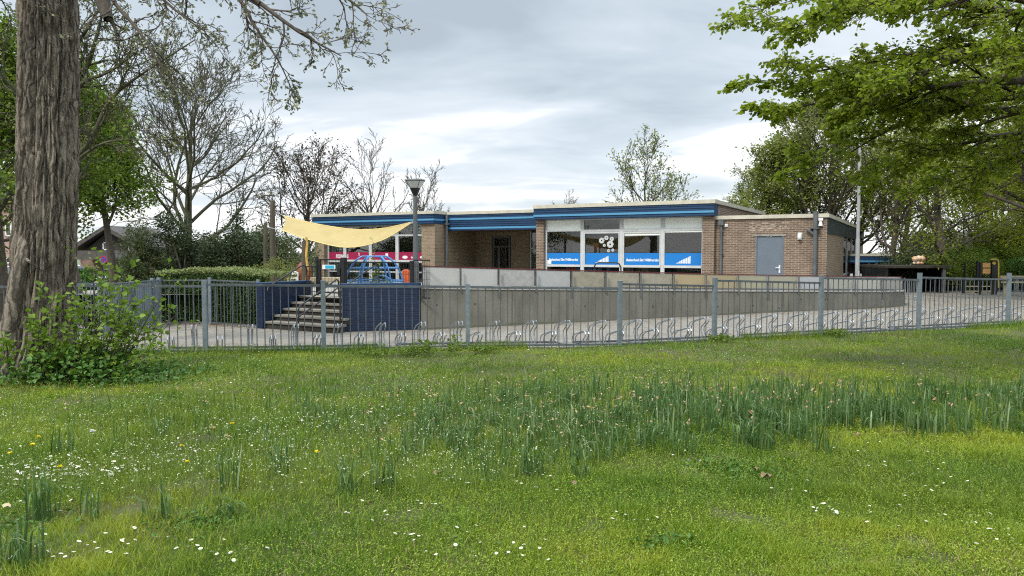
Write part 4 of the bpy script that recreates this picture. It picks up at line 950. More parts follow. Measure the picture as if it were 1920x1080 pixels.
# ------------------------------------------------------------------ houses, car, sign at the left
M['roof_tile'] = mat('dark_roof_tiles', (.07, .06, .055), .8, var=.25, vs=3)
M['house_dark'] = mat('dark_timber_wall', (.03, .024, .02), .8, var=.3, vs=4)
M['pinkbrick'] = brickmat('pink_brick', (.42, .22, .19), (.34, .17, .14), (.4, .34, .3))
M['redbrick'] = brickmat('red_brick', (.26, .12, .085), (.20, .09, .065), (.28, .24, .2))
hY = 62; h0 = at(150, 480, hY); HS = thing('gable_house', 'house with dark timber gable and white windows behind the no-stopping sign', 'house', (at(205, 480, hY).x, hY, -.5))
apx = at(207, 428, hY); base = HS.location
def hp_(px, py, d=0): q = at(px, py, hY); return (q.x - base.x, q.z - base.z)
L0, R0, AP = hp_(150, 463), hp_(262, 463), hp_(203, 433)
m = MB(); m.prism([(L0[0], 0), (R0[0], 0), (R0[0], R0[1] - .3), (L0[0], R0[1] - .3)], 0, 8, 'y'); m.build('wall', 'redbrick', HS)
m = MB(); m.prism([(L0[0] + .4, R0[1] - .3), (R0[0] - .4, R0[1] - .3), AP], .05, 8, 'y'); m.build('gable', 'house_dark', HS)
m = MB()
m.prism([(L0[0] - .5, L0[1] - .4), (AP[0], AP[1] + .1), (AP[0], AP[1] + .45), (L0[0] - .5, L0[1])], -.6, 8.3, 'y'); m.prism([(AP[0], AP[1] + .1), (R0[0] + .5, R0[1] - .4), (R0[0] + .5, R0[1]), (AP[0], AP[1] + .45)], -.6, 8.3, 'y')
m.build('roof', 'roof_tile', HS)
m = MB(); a, b = hp_(152, 436), hp_(185, 455); m.box(a[0] - 1, 3, b[1] - 2, b[0], 7, a[1]); 
for (x0, y0, x1, y1) in ((193, 454, 211, 469), (241, 456, 258, 471)):
    a, b = hp_(x0, y0), hp_(x1, y1); f = MB(); t_ = .09
    f.box(a[0], -.08, b[1], a[0] + t_, .02, a[1]); f.box(b[0] - t_, -.08, b[1], b[0], .02, a[1]); f.box(a[0], -.08, a[1] - t_, b[0], .02, a[1]); f.box(a[0], -.08, b[1], b[0], .02, b[1] + t_)
    wf = f.build('window', 'white', HS); MB().box(a[0] + t_, -.03, b[1] + t_, b[0] - t_, -.02, a[1] - t_).build('pane', 'glass', wf)
f = MB(); a, b = hp_(170, 470), hp_(190, 486); f.prism([(a[0], b[1]), (a[0] + .5, a[1]), (b[0] + 2.5, a[1]), (b[0] + 3, b[1])], -3, -.1, 'y'); f.build('porch_roof', 'roof_tile', HS)
PH = thing('brick_house', 'pink brick house with a white-framed window at the far left edge', 'house', (at(-120, 480, 60).x, 60, -.5))
m = MB(); m.box(0, 0, 0, at(24, 480, 60).x - PH.location.x, 7, 6.2); m.build('wall', 'pinkbrick', PH)
MB().prism([(-.4, 6.2), (at(24, 480, 60).x - PH.location.x + .4, 6.2), (2.5, 9)], -.4, 7.4, 'y').build('roof', 'roof_tile', PH)
def wq(x0, y0, x1, y1):
    a, b = at(x0, y1, 60) - PH.location, at(x1, y0, 60) - PH.location; f = MB(); t_ = .09
    f.box(a.x, -.08, a.z, a.x + t_, .0, b.z); f.box(b.x - t_, -.08, a.z, b.x, .0, b.z); f.box(a.x + t_, -.08, a.z, b.x - t_, .0, a.z + t_); f.box(a.x + t_, -.08, b.z - t_, b.x - t_, .0, b.z)
    wf = f.build('window', 'white', PH); MB().box(a.x + t_, -.04, a.z + t_, b.x - t_, -.02, b.z - t_).build('pane', 'glass', wf)
wq(11, 417, 26 - 4, 443); wq(-10, 417, 5, 443); wq(12, 482, 22, 494)
RH = thing('gable_house', 'grey roofed house half hidden behind the trees at the right', 'house', (at(1810, 480, 70).x, 70, -.5))
a, b, c = [at(x, y, 70) - RH.location for x, y in ((1775, 462), (1815, 435), (1900, 438))]
m = MB(); m.box(a.x, 0, 0, c.x + 2, 8, a.z - .3); m.build('wall', 'redbrick', RH); m = MB(); m.prism([(a.x - .4, a.z - .4), (b.x, b.z), (c.x, b.z), (c.x + 2.4, a.z - .4)], -.5, 8.5, 'y'); m.build('roof', 'roof_tile', RH)
def car(label, x, y, z, rz, m_):
    t = thing('parked_car', label, 'car', (x, y, z), rz)
    def sec(pr, w0, name, mm, bev=.05):
        m = MB(); m.prism(pr, -w0, w0, 'y'); o = m.build(name, mm, t, bevel=bev); return o
    sec([(-2.1, .25), (-2.12, .62), (-2.0, .82), (-1.2, .93), (1.35, .93), (2.0, .9), (2.1, .6), (2.05, .25)], .86, 'body', m_)
    sec([(-1.15, .93), (-.5, 1.42), (1.1, 1.45), (1.75, .95)], .72, 'cabin', 'carglass', .04)
    sec([(-.48, 1.40), (1.08, 1.43), (1.0, 1.48), (-.35, 1.47)], .70, 'roof', m_, .02)
    for wx in (-1.35, 1.3):
        for s in (-1, 1):
            w_ = MB(); w_.tube([(wx, s * .70, .31), (wx, s * .88, .31)], .31, 20); o = w_.build('wheel', 'tyre', t, smooth=False)
            r_ = MB(); r_.tube([(wx, s * .86, .31), (wx, s * .89, .31)], .19, 16); r_.build('rim', 'rack', o)
    for s in (-1, 1):
        MB().box(-2.13, s * .55 - .14, .62, -2.05, s * .55 + .14, .76).build('headlight', 'lampglass', t)
        MB().box(2.02, s * .66 - .12, .66, 2.11, s * .66 + .12, .84).build('tail_light', 'redplastic', t)
M['carglass'] = mat('car_glass', (.02, .024, .028), .1); M['tyre'] = mat('tyre', (.02, .02, .02), .8); M['carwhite'] = mat('white_car_paint', (.78, .79, .8), .25)
p = at(-26, 530, 33); car('white car on the road left of the big tree trunk', p.x, 33, -.55, 0.0, 'carwhite')
p = at(120, 530, 36.5); car('white car on the road, its end showing right of the big tree trunk', p.x, 36.5, -.55, PI, 'carwhite')
# no-stopping sign
p = at(194, 487, 30); ns = thing('traffic_sign', 'round blue no-stopping sign with red cross and rim', 'road sign', (p.x, 30, -.5))
zc = p.z + .5; M['signblue'] = mat('sign_blue', (.02, .07, .45), .4); M['signred'] = mat('sign_red', (.55, .02, .02), .4)
R_ = .155; MB().tube([(0, .04, 0), (0, .04, zc + R_)], .025, 10).build('pole', 'galv', ns, smooth=True)
d_ = MB(); d_.tube([(0, 0, zc), (0, .03, zc)], R_ * .98, 24); d_.build('sign_face', 'signblue', ns)
d_ = MB(); tt = np.linspace(0, 2 * PI, 25); vs = [(rr_ * math.cos(t), -.004, zc + rr_ * math.sin(t)) for t in tt[:-1] for rr_ in (R_ * .78, R_)]
d_.add(vs, [(2 * i, 2 * i + 1, (2 * i + 3) % 48, (2 * i + 2) % 48) for i in range(24)]); 
for s in (1, -1): d_.beam((-R_ * .56, -.004, zc - s * R_ * .56), (R_ * .56, -.004, zc + s * R_ * .56), .005, .024)
d_.build('sign_marking', 'signred', ns)
pl = at(202, 456, 34); street_lamp('small pale lamp post beside the no-stopping sign', pl.x, 34, -.5, pl.z, rtop=.17, hc=.2, rp=(.05, .035))
# ------------------------------------------------------------------ trees
def platemat(name, c1, c2):
    m, t, b = newmat(name); b.inputs['Roughness'].default_value = .92; co = t.nodes.new('ShaderNodeTexCoord')
    w = t.nodes.new('ShaderNodeTexNoise'); w.inputs['Scale'].default_value = 3.5; w.inputs['Detail'].default_value = 3; link(t, co.outputs['Object'], w.inputs[0])
    mp = t.nodes.new('ShaderNodeMapping'); mp.inputs['Scale'].default_value = (11, 11, .75); link(t, co.outputs['Object'], mp.inputs[0])
    mad = t.nodes.new('ShaderNodeVectorMath'); mad.operation = 'MULTIPLY_ADD'; link(t, w.outputs['Color'], mad.inputs[0]); mad.inputs[1].default_value = (2.2, 2.2, .5); link(t, mp.outputs[0], mad.inputs[2])
    v = t.nodes.new('ShaderNodeTexVoronoi'); v.feature = 'DISTANCE_TO_EDGE'; v.inputs['Scale'].default_value = 1.0; link(t, mad.outputs[0], v.inputs[0])
    n = t.nodes.new('ShaderNodeTexNoise'); n.inputs['Scale'].default_value = 2.2; n.inputs['Detail'].default_value = 8; n.inputs['Roughness'].default_value = .75; mp2 = t.nodes.new('ShaderNodeMapping'); mp2.inputs['Scale'].default_value = (18, 18, 3.5); link(t, co.outputs['Object'], mp2.inputs[0]); link(t, mp2.outputs[0], n.inputs[0])
    mr = t.nodes.new('ShaderNodeMapRange'); link(t, v.outputs['Distance'], mr.inputs[0]); mr.inputs[1].default_value = .0; mr.inputs[2].default_value = .22
    ml = t.nodes.new('ShaderNodeMath'); ml.operation = 'MULTIPLY'; link(t, mr.outputs[0], ml.inputs[0]); link(t, n.outputs[0], ml.inputs[1])
    r = t.nodes.new('ShaderNodeValToRGB'); link(t, ml.outputs[0], r.inputs[0]); r.color_ramp.elements[0].position = .08; r.color_ramp.elements[1].position = .62; r.color_ramp.elements[0].color = hexc(c2); r.color_ramp.elements[1].color = hexc(c1)
    k = r.color_ramp.elements.new(.34); k.color = hexc([a * .62 + b_ * .38 for a, b_ in zip(c1, c2)])
    link(t, r.outputs[0], b.inputs['Base Color'])
    bp = t.nodes.new('ShaderNodeBump'); bp.inputs['Strength'].default_value = 1.0; bp.inputs['Distance'].default_value = .03; link(t, ml.outputs[0], bp.inputs['Height']); link(t, bp.outputs[0], b.inputs['Normal'])
    return m
def barkmat(name, c1, c2, sc=(9, 9, 1.3), bump=.8):
    m, t, b = newmat(name); b.inputs['Roughness'].default_value = .9
    co = t.nodes.new('ShaderNodeTexCoord'); mp = t.nodes.new('ShaderNodeMapping'); mp.inputs['Scale'].default_value = sc; link(t, co.outputs['Object'], mp.inputs[0])
    nz = t.nodes.new('ShaderNodeTexNoise'); nz.inputs['Scale'].default_value = 2.0; nz.inputs['Detail'].default_value = 8; nz.inputs['Roughness'].default_value = .7; link(t, mp.outputs[0], nz.inputs[0])
    r = t.nodes.new('ShaderNodeValToRGB'); link(t, nz.outputs[0], r.inputs[0]); r.color_ramp.elements[0].position = .36; r.color_ramp.elements[1].position = .62
    r.color_ramp.elements[0].color = hexc(c2); r.color_ramp.elements[1].color = hexc(c1)
    link(t, r.outputs[0], b.inputs['Base Color'])
    bp = t.nodes.new('ShaderNodeBump'); bp.inputs['Strength'].default_value = bump; bp.inputs['Distance'].default_value = .02; link(t, nz.outputs[0], bp.inputs['Height']); link(t, bp.outputs[0], b.inputs['Normal'])
    return m
M['bark_big'] = platemat('furrowed_bark', (.30, .25, .195), (.075, .060, .044))
M['bark'] = barkmat('bark', (.095, .076, .056), (.045, .036, .027))
M['bark_green'] = barkmat('mossy_bark', (.085, .085, .04), (.04, .036, .02))
M['twig'] = mat('twigs', (.06, .045, .035), .9)
M['twig_pale'] = mat('pale_twigs', (.12, .10, .08), .9)
LM = leafmat
M['lf_lime'] = LM('overhang_leaves', (.16, .225, .014), (.27, .345, .025), (.42, .47, .07), trans=.62)
M['lf_yellowgreen'] = LM('yellow_green_leaves', (.17, .21, .015), (.26, .31, .025), (.34, .38, .05), trans=.5)
M['lf_mid'] = LM('mid_green_leaves', (.075, .135, .012), (.14, .21, .018), (.22, .29, .03), trans=.45)
M['lf_olive'] = LM('olive_young_leaves', (.15, .18, .035), (.23, .27, .05), (.32, .34, .10), trans=.5)
M['lf_dark'] = LM('dark_evergreen_leaves', (.026, .042, .014), (.05, .075, .025), (.10, .13, .05), trans=.15, rough=.4)
M['lf_dark2'] = LM('grey_green_shrub_leaves', (.055, .078, .025), (.10, .125, .042), (.17, .19, .08), trans=.25)
M['lf_hedge'] = LM('hedge_leaves', (.035, .075, .015), (.07, .12, .025), (.14, .19, .06), trans=.25)
M['lf_hedge_top'] = LM('hedge_top_leaves', (.16, .20, .06), (.22, .26, .09), (.30, .32, .14), trans=.3)
M['lf_brown'] = LM('brown_bud_leaves', (.055, .035, .025), (.09, .06, .04), (.12, .09, .05), trans=.2)
M['lf_pale'] = LM('pale_buds', (.16, .18, .09), (.26, .27, .16), (.32, .32, .22), trans=.3)
M['lf_sprout'] = LM('sprout_leaves', (.11, .19, .02), (.18, .28, .03), (.27, .37, .06), trans=.45)
M['lf_low'] = LM('undergrowth_leaves', (.05, .13, .02), (.09, .19, .03), (.15, .26, .05), trans=.3)
M['lf_bush'] = LM('bright_bush_leaves', (.085, .14, .015), (.15, .22, .025), (.23, .30, .045), trans=.45)

BARE = [dict(n=22, len=.50, ang=1.0, t0=.2, seg=10, wob=.018, up=.03, short=.5, rr=.45, taper=.12),
        dict(n=10, len=.46, ang=.7, t0=.18, seg=7, wob=.12, up=.07, rr=.5),
        dict(n=6, len=.5, ang=.7, t0=.15, seg=5, wob=.16, up=.06, rr=.55),
        dict(n=5, len=.5, ang=.6, t0=.2, seg=3, wob=.18, up=.05, rr=.6),
        dict(seg=3, wob=.2, up=.03)]
def scaled(P, **kw):
    P = [dict(p) for p in P]
    for k, v in kw.items():
        l = int(k[1]); P[l][k[3:]] = v
    return P
def tree(name, label, X, Y, z, h, r, P, bark='bark', leaf=None, per=2, size=.1, spread=.15, seed=1, rmin=.008, keep=1.0, aspect=.65, lean=(0, 0), group=None, droop=.2, up=.5, extra=None, forks=1, cat='tree'):
    rng = np.random.default_rng(seed); t = thing(name, label, cat, (X, Y, z), 0, group); segs = []; tips = []
    for k in range(forks):
        d = Vector((lean[0] + (rng.uniform(-.35, .35) if forks > 1 else 0), lean[1] + (rng.uniform(-.3, .3) if forks > 1 else 0), 1)).normalized()
        grow(rng, Vector((rng.uniform(-.2, .2) * (forks > 1), 0, 0)), d, h * (1 if k == 0 else rng.uniform(.7, 1)), r, 0, P, segs, tips)
    segs.append((0, 0, -.4, 0, 0, .3, r * 1.5, r * 1.02))
    branches_mesh(segs, t, bark, 'trunk', rmin=rmin)
    if leaf: add_leaves(rng, tips, per, size, t, leaf, 'crown', spread, aspect, droop, up, keep)
    if extra:
        for (lf, per_, sz, kp, sp) in extra: add_leaves(rng, tips, per_, sz, t, lf, 'crown', sp, aspect, droop, up, kp)
    return t
def X_(px, Y): return (px - 960) / F * Y

# --- distant bare and budding trees
tree('bare_tree', 'tall leafless tree with a wide fan of fine twigs above the dark shrubs', X_(350, 38), 38, -.5, 9.2, .30, scaled(BARE, l0_t0=.22, l0_len=.74, l0_short=.5, l0_ang=1.02, l3_n=4, l0_n=19), 'bark_green', leaf='lf_pale', per=1, size=.07, keep=.12, seed=11, rmin=.013)
MIDB = [dict(n=15, len=.58, ang=.78, t0=.12, seg=8, wob=.07, up=.03, short=.55, rr=.5, taper=.15), dict(n=7, len=.45, ang=.6, t0=.2, seg=6, wob=.14, up=.1), dict(n=6, len=.5, ang=.6, seg=4, wob=.18, up=.06), dict(seg=4, wob=.22, up=.04)]
tree('budding_tree', 'rounded tree with dark reddish-brown buds rising left of the school roof', X_(582, 44), 44, -.5, 5.9, .2, scaled(MIDB, l0_n=22, l1_n=9, l0_len=.80, l0_ang=.95), 'bark', leaf='lf_brown', per=1, size=.15, keep=.5, seed=5, rmin=.014, extra=[('lf_olive', 1, .13, .06, .2)])
tree('bare_tree', 'leafless tree with forked dark limbs directly behind the left roof', X_(720, 50), 50, -.5, 6.8, .2, scaled(MIDB, l0_n=12, l0_len=.75, l0_wob=.10), 'bark', leaf='lf_pale', per=1, size=.08, keep=.06, seed=8, rmin=.014)
tree('bare_tree', 'leafless slender tree right behind the lamp head', X_(783, 52), 52, -.5, 6.0, .16, scaled(MIDB, l0_n=12, l0_len=.6), 'bark', seed=9, rmin=.014)
tree('bare_tree', 'pale low leafless tree just right of the lamp post behind the roof', X_(822, 60), 60, -.5, 5.6, .12, scaled(MIDB, l0_n=9, l0_len=.5), 'twig_pale', seed=10, rmin=.013)
tree('bare_tree', 'faint small leafless tree above the middle of the roof', X_(1045, 80), 80, -.5, 6.6, .15, scaled(MIDB, l0_n=14, l0_len=.55), 'twig_pale', leaf='lf_pale', per=1, size=.12, keep=.25, seed=12, rmin=.016)
tree('budding_tree', 'open young-leaved tree rising behind the classroom roof', X_(1222, 46), 46, -.5, 6.9, .18, scaled(MIDB, l0_n=20, l0_len=.62, l0_ang=.8), 'bark_green', leaf='lf_olive', per=1, size=.16, keep=.6, seed=13, rmin=.014)
tree('conifer', 'small dark conifer tip showing over the left roof', X_(672, 60), 60, -.5, 4.6, .08, [dict(n=60, len=.2, ang=1.3, t0=.1, seg=8, wob=.01, short=.9), dict(seg=4, wob=.05, up=-.05)], 'bark', leaf='lf_dark', per=5, size=.16, seed=3, rmin=.01)
# --- green trees behind the annex and to the right
ALD = [dict(n=18, len=.36, ang=.7, t0=.14, seg=9, wob=.05, up=.03, short=.5, rr=.42, taper=.15), dict(n=8, len=.5, ang=.7, t0=.15, seg=6, wob=.13, up=.05), dict(n=6, len=.5, ang=.65, seg=4, wob=.18, up=.03), dict(seg=3, wob=.22)]
tree('alder_tree', 'tall green young-leaved tree nearest the flagpole behind the annex roof', X_(1495, 42), 42, -.5, 9.2, .22, ALD, 'bark', leaf='lf_olive', per=4, size=.16, seed=21, rmin=.012, spread=.18, extra=[('lf_mid', 1, .13, .5, .2)])
tree('alder_tree', 'shorter yellow-green tree at the left end of the group behind the annex', X_(1425, 40), 40, -.5, 7.0, .16, ALD, 'bark', leaf='lf_olive', per=4, size=.15, seed=22, rmin=.012, spread=.2)
tree('alder_tree', 'thin leggy pale tree at the far left edge of the group behind the annex', X_(1385, 46), 46, -.5, 6.2, .1, ALD, 'bark', leaf='lf_olive', per=2, size=.13, seed=23, rmin=.012, keep=.7)
tree('alder_tree', 'forked tree with dark limbs and sparse leaves between annex and flagpole', X_(1560, 40), 40, -.5, 8.4, .2, MIDB, 'bark', leaf='lf_olive', per=2, size=.15, seed=24, rmin=.013, keep=.9, forks=3)
tree('leaning_tree', 'leaning tree with crooked dark limbs right of the flagpole', X_(1640, 36), 36, -.5, 7.4, .2, scaled(MIDB, l0_wob=.14, l1_wob=.2), 'bark', leaf='lf_olive', per=2, size=.14, seed=25, rmin=.012, keep=.9, lean=(.35, 0))
tree('alder_tree', 'straight dark-trunked tree with tiers of light leaves above the right bushes', X_(1775, 33), 33, -.5, 8.4, .24, scaled(ALD, l0_ang=1.15, l0_len=.42), 'bark', leaf='lf_yellowgreen', per=3, size=.11, seed=26, rmin=.011, spread=.16)
tree('alder_tree', 'leafy tree closing the view behind the flagpole', X_(1690, 48), 48, -.5, 9.2, .22, ALD, 'bark', leaf='lf_olive', per=3, size=.16, seed=27, rmin=.012, spread=.2)
LEAFY = [dict(n=22, len=.46, ang=.95, t0=.14, seg=9, wob=.05, up=.02, short=.55, rr=.42, taper=.15), dict(n=9, len=.5, ang=.75, t0=.1, seg=6, wob=.13, up=.02), dict(n=6, len=.5, ang=.7, seg=4, wob=.18, up=0.0), dict(seg=3, wob=.2)]
tree('maple_tree', 'dense yellow-green leafy tree filling the right edge behind the play tower', X_(1965, 24), 24, -.3, 9.0, .26, scaled(LEAFY, l0_len=.5, l0_n=28, l0_t0=.3), 'bark', leaf='lf_yellowgreen', per=9, size=.11, seed=31, spread=.16)
tree('maple_tree', 'large green leafy tree standing just outside the right edge', X_(2020, 29), 29, -.3, 9.5, .3, scaled(LEAFY, l0_t0=.08, l0_len=.52), 'bark', leaf='lf_yellowgreen', per=6, size=.12, seed=32, spread=.18)
# --- park trees behind the photographer's back: the classroom windows mirror them
src_t = tree('maple_tree', 'leafy park tree behind the viewpoint, mirrored in the classroom windows', -6, -16, 0, 9, .3, LEAFY, 'bark', leaf='lf_mid', per=3, size=.16, seed=36, spread=.2)
for q, (bx_, by_) in enumerate(((3, -20), (-15, -14), (12, -15), (22, -22), (-24, -20))):
    c_ = src_t.copy(); COL.objects.link(c_); c_.location = (bx_, by_, 0); c_.rotation_euler.z = q * 1.3; c_['group'] = 'park trees behind the viewpoint'
    for ch in src_t.children:
        d_ = ch.copy(); COL.objects.link(d_); d_.parent = c_
_lb = ['directly behind the viewpoint', 'far left behind the viewpoint', 'near right behind the viewpoint', 'far right behind the viewpoint', 'outermost left behind the viewpoint']
for q_, c_ in enumerate([o_ for o_ in COL.objects if o_.get('group') == 'park trees behind the viewpoint']): c_['label'] = 'leafy park tree ' + _lb[q_] + ', mirrored in the windows'
src_t['group'] = 'park trees behind the viewpoint'
# --- left green trees
tree('maple_tree', 'dense bright green leafy tree directly right of the big trunk', X_(212, 27), 27, -.5, 7.0, .17, scaled(LEAFY, l0_len=.36, l0_t0=.42, l0_n=26), 'bark', leaf='lf_mid', per=6, size=.13, seed=41, spread=.16, extra=[('lf_yellowgreen', 1, .13, .3, .2)])
tree('maple_tree', 'dark-trunked leafy tree partly hidden behind the big trunk', X_(146, 22), 22, -.4, 6.6, .17, scaled(LEAFY, l0_len=.34, l0_t0=.5, l0_n=18), 'bark', leaf='lf_mid', per=4, size=.12, seed=42, spread=.16)
tree('maple_tree', 'leafy tree with dark trunk at the far left edge', X_(2, 20), 20, -.35, 7.2, .2, scaled(LEAFY, l0_t0=.3, l0_len=.4), 'bark', leaf='lf_mid', per=4, size=.12, seed=43, spread=.16, extra=[('lf_yellowgreen', 1, .12, .35, .2)])
tree('maple_tree', 'green leafy tree at the left edge behind the brick house garden', X_(-60, 30), 30, -.5, 9.5, .25, LEAFY, 'bark', leaf='lf_mid', per=3, size=.14, seed=44, spread=.18)

# --- shrubs: blobs of leaves on a few stems
def shrub(name, label, cx_, cy_, z, rx, ry, h, n, size, leaf, seed, blobs=14, cat='shrub', stems=True, top=None, group=None, aspect=.6, lo=0.0, oval=False):
    rng = np.random.default_rng(seed); t = thing(name, label, cat, (cx_, cy_, z), 0, group)
    cs = np.stack([rng.uniform(-.75, .75, blobs) * rx, rng.uniform(-.7, .7, blobs) * ry, (lo + (1 - lo) * rng.uniform(.18, .82, blobs)) * h], 1)
    q = 1 - ((cs[:, 0] / rx) ** 2) * .45; cs[:, 2] *= q
    rad = rng.uniform(.24, .42, blobs) * min(rx, h * .7, ry * 1.6)
    k = rng.integers(0, blobs, n); d = norm(rng.normal(size=(n, 3))); rr_ = rad[k] * (rng.random(n) ** .33) * rng.uniform(.8, 1.12, n)
    c = cs[k] + d * rr_[:, None] * np.array([1.15, 1.0, .95]); c[:, 2] = np.maximum(c[:, 2], .03 + rng.random(n) * .05)
    v, f = (ovals_np if oval else leaves_np)(rng, c, size, **({} if oval else dict(aspect=aspect)), droop=.15, up=.5, dirs=d)
    npmesh('foliage', v, f, leaf, t)
    if top:
        kk = c[:, 2] > np.quantile(c[:, 2], .8); v, f = leaves_np(rng, c[kk] + rng.normal(size=(kk.sum(), 3)) * .05, size, aspect=aspect, dirs=d[kk]); npmesh('foliage', v, f, top, t)
    segs = []
    for b in range(blobs): 
        p0 = np.array([cs[b, 0] * .25, cs[b, 1] * .25, -.1]); mid = (p0 + cs[b]) / 2 + rng.normal(size=3) * .06 * h
        segs += [(*p0, *mid, .03 * h ** .5, .02 * h ** .5), (*mid, *cs[b], .02 * h ** .5, .008)]
        for _ in range(3): e_ = cs[b] + norm(rng.normal(size=3)) * rad[b]; segs.append((*cs[b], *e_, .009, .004))
    branches_mesh(segs, t, 'bark', 'stem'); return t
S1 = [(262, 26, 425, 30, 'lf_dark2', 'grey-green shrub behind the sheet gate'), (318, 27, 372, 46, 'lf_dark', 'tall dark holly shrub left of the bare tree trunk'), (372, 29, 405, 44, 'lf_dark2', 'dark shrub in front of the bare tree trunk'),
      (418, 27, 398, 40, 'lf_dark', 'broad dark evergreen shrub above the middle of the clipped hedge'), (462, 28, 402, 42, 'lf_dark', 'dark evergreen shrub at the right end of the clipped hedge'), (500, 31, 388, 40, 'lf_dark2', 'tall grey-green shrub behind the timber posts'),
      (545, 32, 425, 40, 'lf_dark2', 'shrub behind the left end of the sail'), (285, 33, 395, 60, 'lf_dark2', 'shrub in the gap left of the holly')]
for i, (px, Y, yt, wpx, lf, lb) in enumerate(S1):
    X = X_(px, Y); h = at(px, yt, Y).z + .5; shrub('shrub', lb, X, Y, -.5, wpx / F * Y * 1.25, 1.2, h, 9000, .085, lf, 60 + i, blobs=26)
for i, (px, Y, yt, w_, lb) in enumerate(((262, 40, 472, 40, 'low green shrub in front of the gable house'), (160, 30, 500, 40, 'low green garden shrub behind the bar fence near the big trunk'), (330, 34, 430, 40, 'distant shrub mass between the holly and the leafy tree'))):
    shrub('shrub', lb, X_(px, Y), Y, -.5, w_ / F * Y, 1.0, at(px, yt, Y).z + .5, 4000, .11, 'lf_low', 80 + i, blobs=16)
tree('conifer', 'thin dark conifer standing left of the tall timber post', X_(447, 34), 34, -.5, 3.9, .06, [dict(n=60, len=.17, ang=1.2, t0=.1, seg=8, wob=.01, short=.9), dict(seg=4, wob=.05, up=.0)], 'bark', leaf='lf_dark', per=5, size=.12, seed=4)
shrub('conifer', 'small yellow-green conifer above the clipped hedge', X_(444, 23.5), 23.5, -.4, .32, .3, at(444, 486, 23.5).z + .4, 1800, .06, 'lf_yellowgreen', 91, blobs=7)
shrub('shrub', 'twiggy olive shrub beside the steps behind the blue wall', X_(527, 22), 22, .2, .8, .5, at(525, 478, 22).z - .2, 2600, .05, 'lf_olive', 92, blobs=12)
shrub('shrub', 'twiggy grey shrub under the sail left of the yellow pole', X_(545, 26), 26, .2, .9, .6, at(545, 450, 26).z - .2, 2600, .06, 'lf_dark2', 93, blobs=12)
# sapling by the climbing dome
sp_ = at(706, 532, 19.6); rng = np.random.default_rng(7); sp_t = thing('sapling', 'thin sapling with fresh green leaves in front of the climbing dome', 'sapling', (sp_.x, sp_.y, .35)); segs = []; tips = []
for d, l in (((.0, 0, 1), 1.5), ((.25, 0, 1), .9), ((-.28, 0, 1), .7), ((.5, 0, 1), .6), ((-.1, .1, 1), .9)):
    grow(rng, Vector((0, 0, 0)), Vector(d).normalized(), l, .014, 0, [dict(n=7, len=.2, ang=.9, t0=.3, seg=6, wob=.06, up=.06), dict(seg=2, wob=.2)], segs, tips)
branches_mesh(segs, sp_t, 'twig_pale', 'stem'); add_leaves(rng, tips, 1, .085, sp_t, 'lf_sprout', spread=.03, oval=True)
# right bushes
for i, (px, Y, yt, w_, lf, n, lb) in enumerate(((1690, 33, 448, 60, 'lf_dark', 8000, 'dark shrub right behind the low playhouse'), (1745, 34, 455, 60, 'lf_dark2', 7000, 'grey-green shrub behind the toy on the shelter roof'),
      (1800, 32.8, 456, 85, 'lf_bush', 12000, 'bright green feathery bush left of the play tower'), (1870, 34, 450, 90, 'lf_bush', 11000, 'bright green bush behind the play tower'), (1850, 33.2, 515, 90, 'lf_low', 8000, 'low dark green bush behind the far bar fence'), (1940, 32.6, 470, 70, 'lf_low', 8000, 'dark bush at the right edge behind the bench'), (1780, 33.4, 505, 60, 'lf_low', 6000, 'low bush between the shelter and the play tower'))):
    shrub('shrub', lb, X_(px, Y), Y, -.2, w_ / F * Y, .9, at(px, yt, Y).z + .2, n, .075, lf, 100 + i, blobs=24)
for i, (px, Y, yt, w_, lf, n, lb) in enumerate(((1925, 34.6, 330, 110, 'lf_yellowgreen', 26000, 'tall yellow-green leafy mass at the right edge above the bench'), (1850, 36, 385, 90, 'lf_bush', 16000, 'tall light green bush hiding the roof behind the play tower'), (1735, 37, 425, 70, 'lf_olive', 9000, 'pale olive bush over the shelter roof'))):
    shrub('shrub', lb, X_(px, Y), Y, -.2, w_ / F * Y, 1.3, at(px, yt, Y).z + .2, n, .085, lf, 130 + i, blobs=34)
shrub('tree', 'yellow-green crown reaching down the right edge below the overhanging tree', X_(1885, 37), 37, -.2, 150 / F * 37, 1.8, at(1885, 215, 37).z + .2, 30000, .11, 'lf_yellowgreen', 150, blobs=44, cat='tree', lo=.35)
# clipped hedge
rng = np.random.default_rng(77); HG = thing('hedge', 'clipped leafy hedge with pale top behind the bar fence, left of the steps', 'hedge', (0, 0, 0))
ha, hb = at(285, 530, 21.0), at(484, 530, 19.9); hd = Vector((hb.x - ha.x, hb.y - ha.y, 0)); hl = hd.length; hd.normalize(); hn = Vector((-hd.y, hd.x, 0))
n = 15000; s = rng.random(n) * (hl + .1); dep = rng.random(n) ** 2 * .5; hh = rng.uniform(-.38, .98, n); c = np.array(ha)[None] * np.array([1, 1, 0]) + np.array(hd)[None] * s[:, None] + np.array(hn)[None] * (dep + .05 + .12 * vnoise(s * 2, hh * 2 + 9, 2))[:, None]; c[:, 2] = hh
v, f = leaves_np(rng, c, .07, dirs=np.tile(-np.array(hn), (n, 1))); npmesh('foliage', v, f, 'lf_hedge', HG)
n = 9000; s = rng.random(n) * (hl + .1); dep = rng.random(n) * 1.3; c = np.array(ha)[None] * np.array([1, 1, 0]) + np.array(hd)[None] * s[:, None] + np.array(hn)[None] * (dep + .05)[:, None]; c[:, 2] = .86 + .10 * vnoise(s * 1.6, dep * 2, 4) + rng.random(n) * .1 + .14 * np.sin(s / hl * PI)
v, f = leaves_np(rng, c, .06, up=1.0); npmesh('foliage', v, f, 'lf_hedge_top', HG)
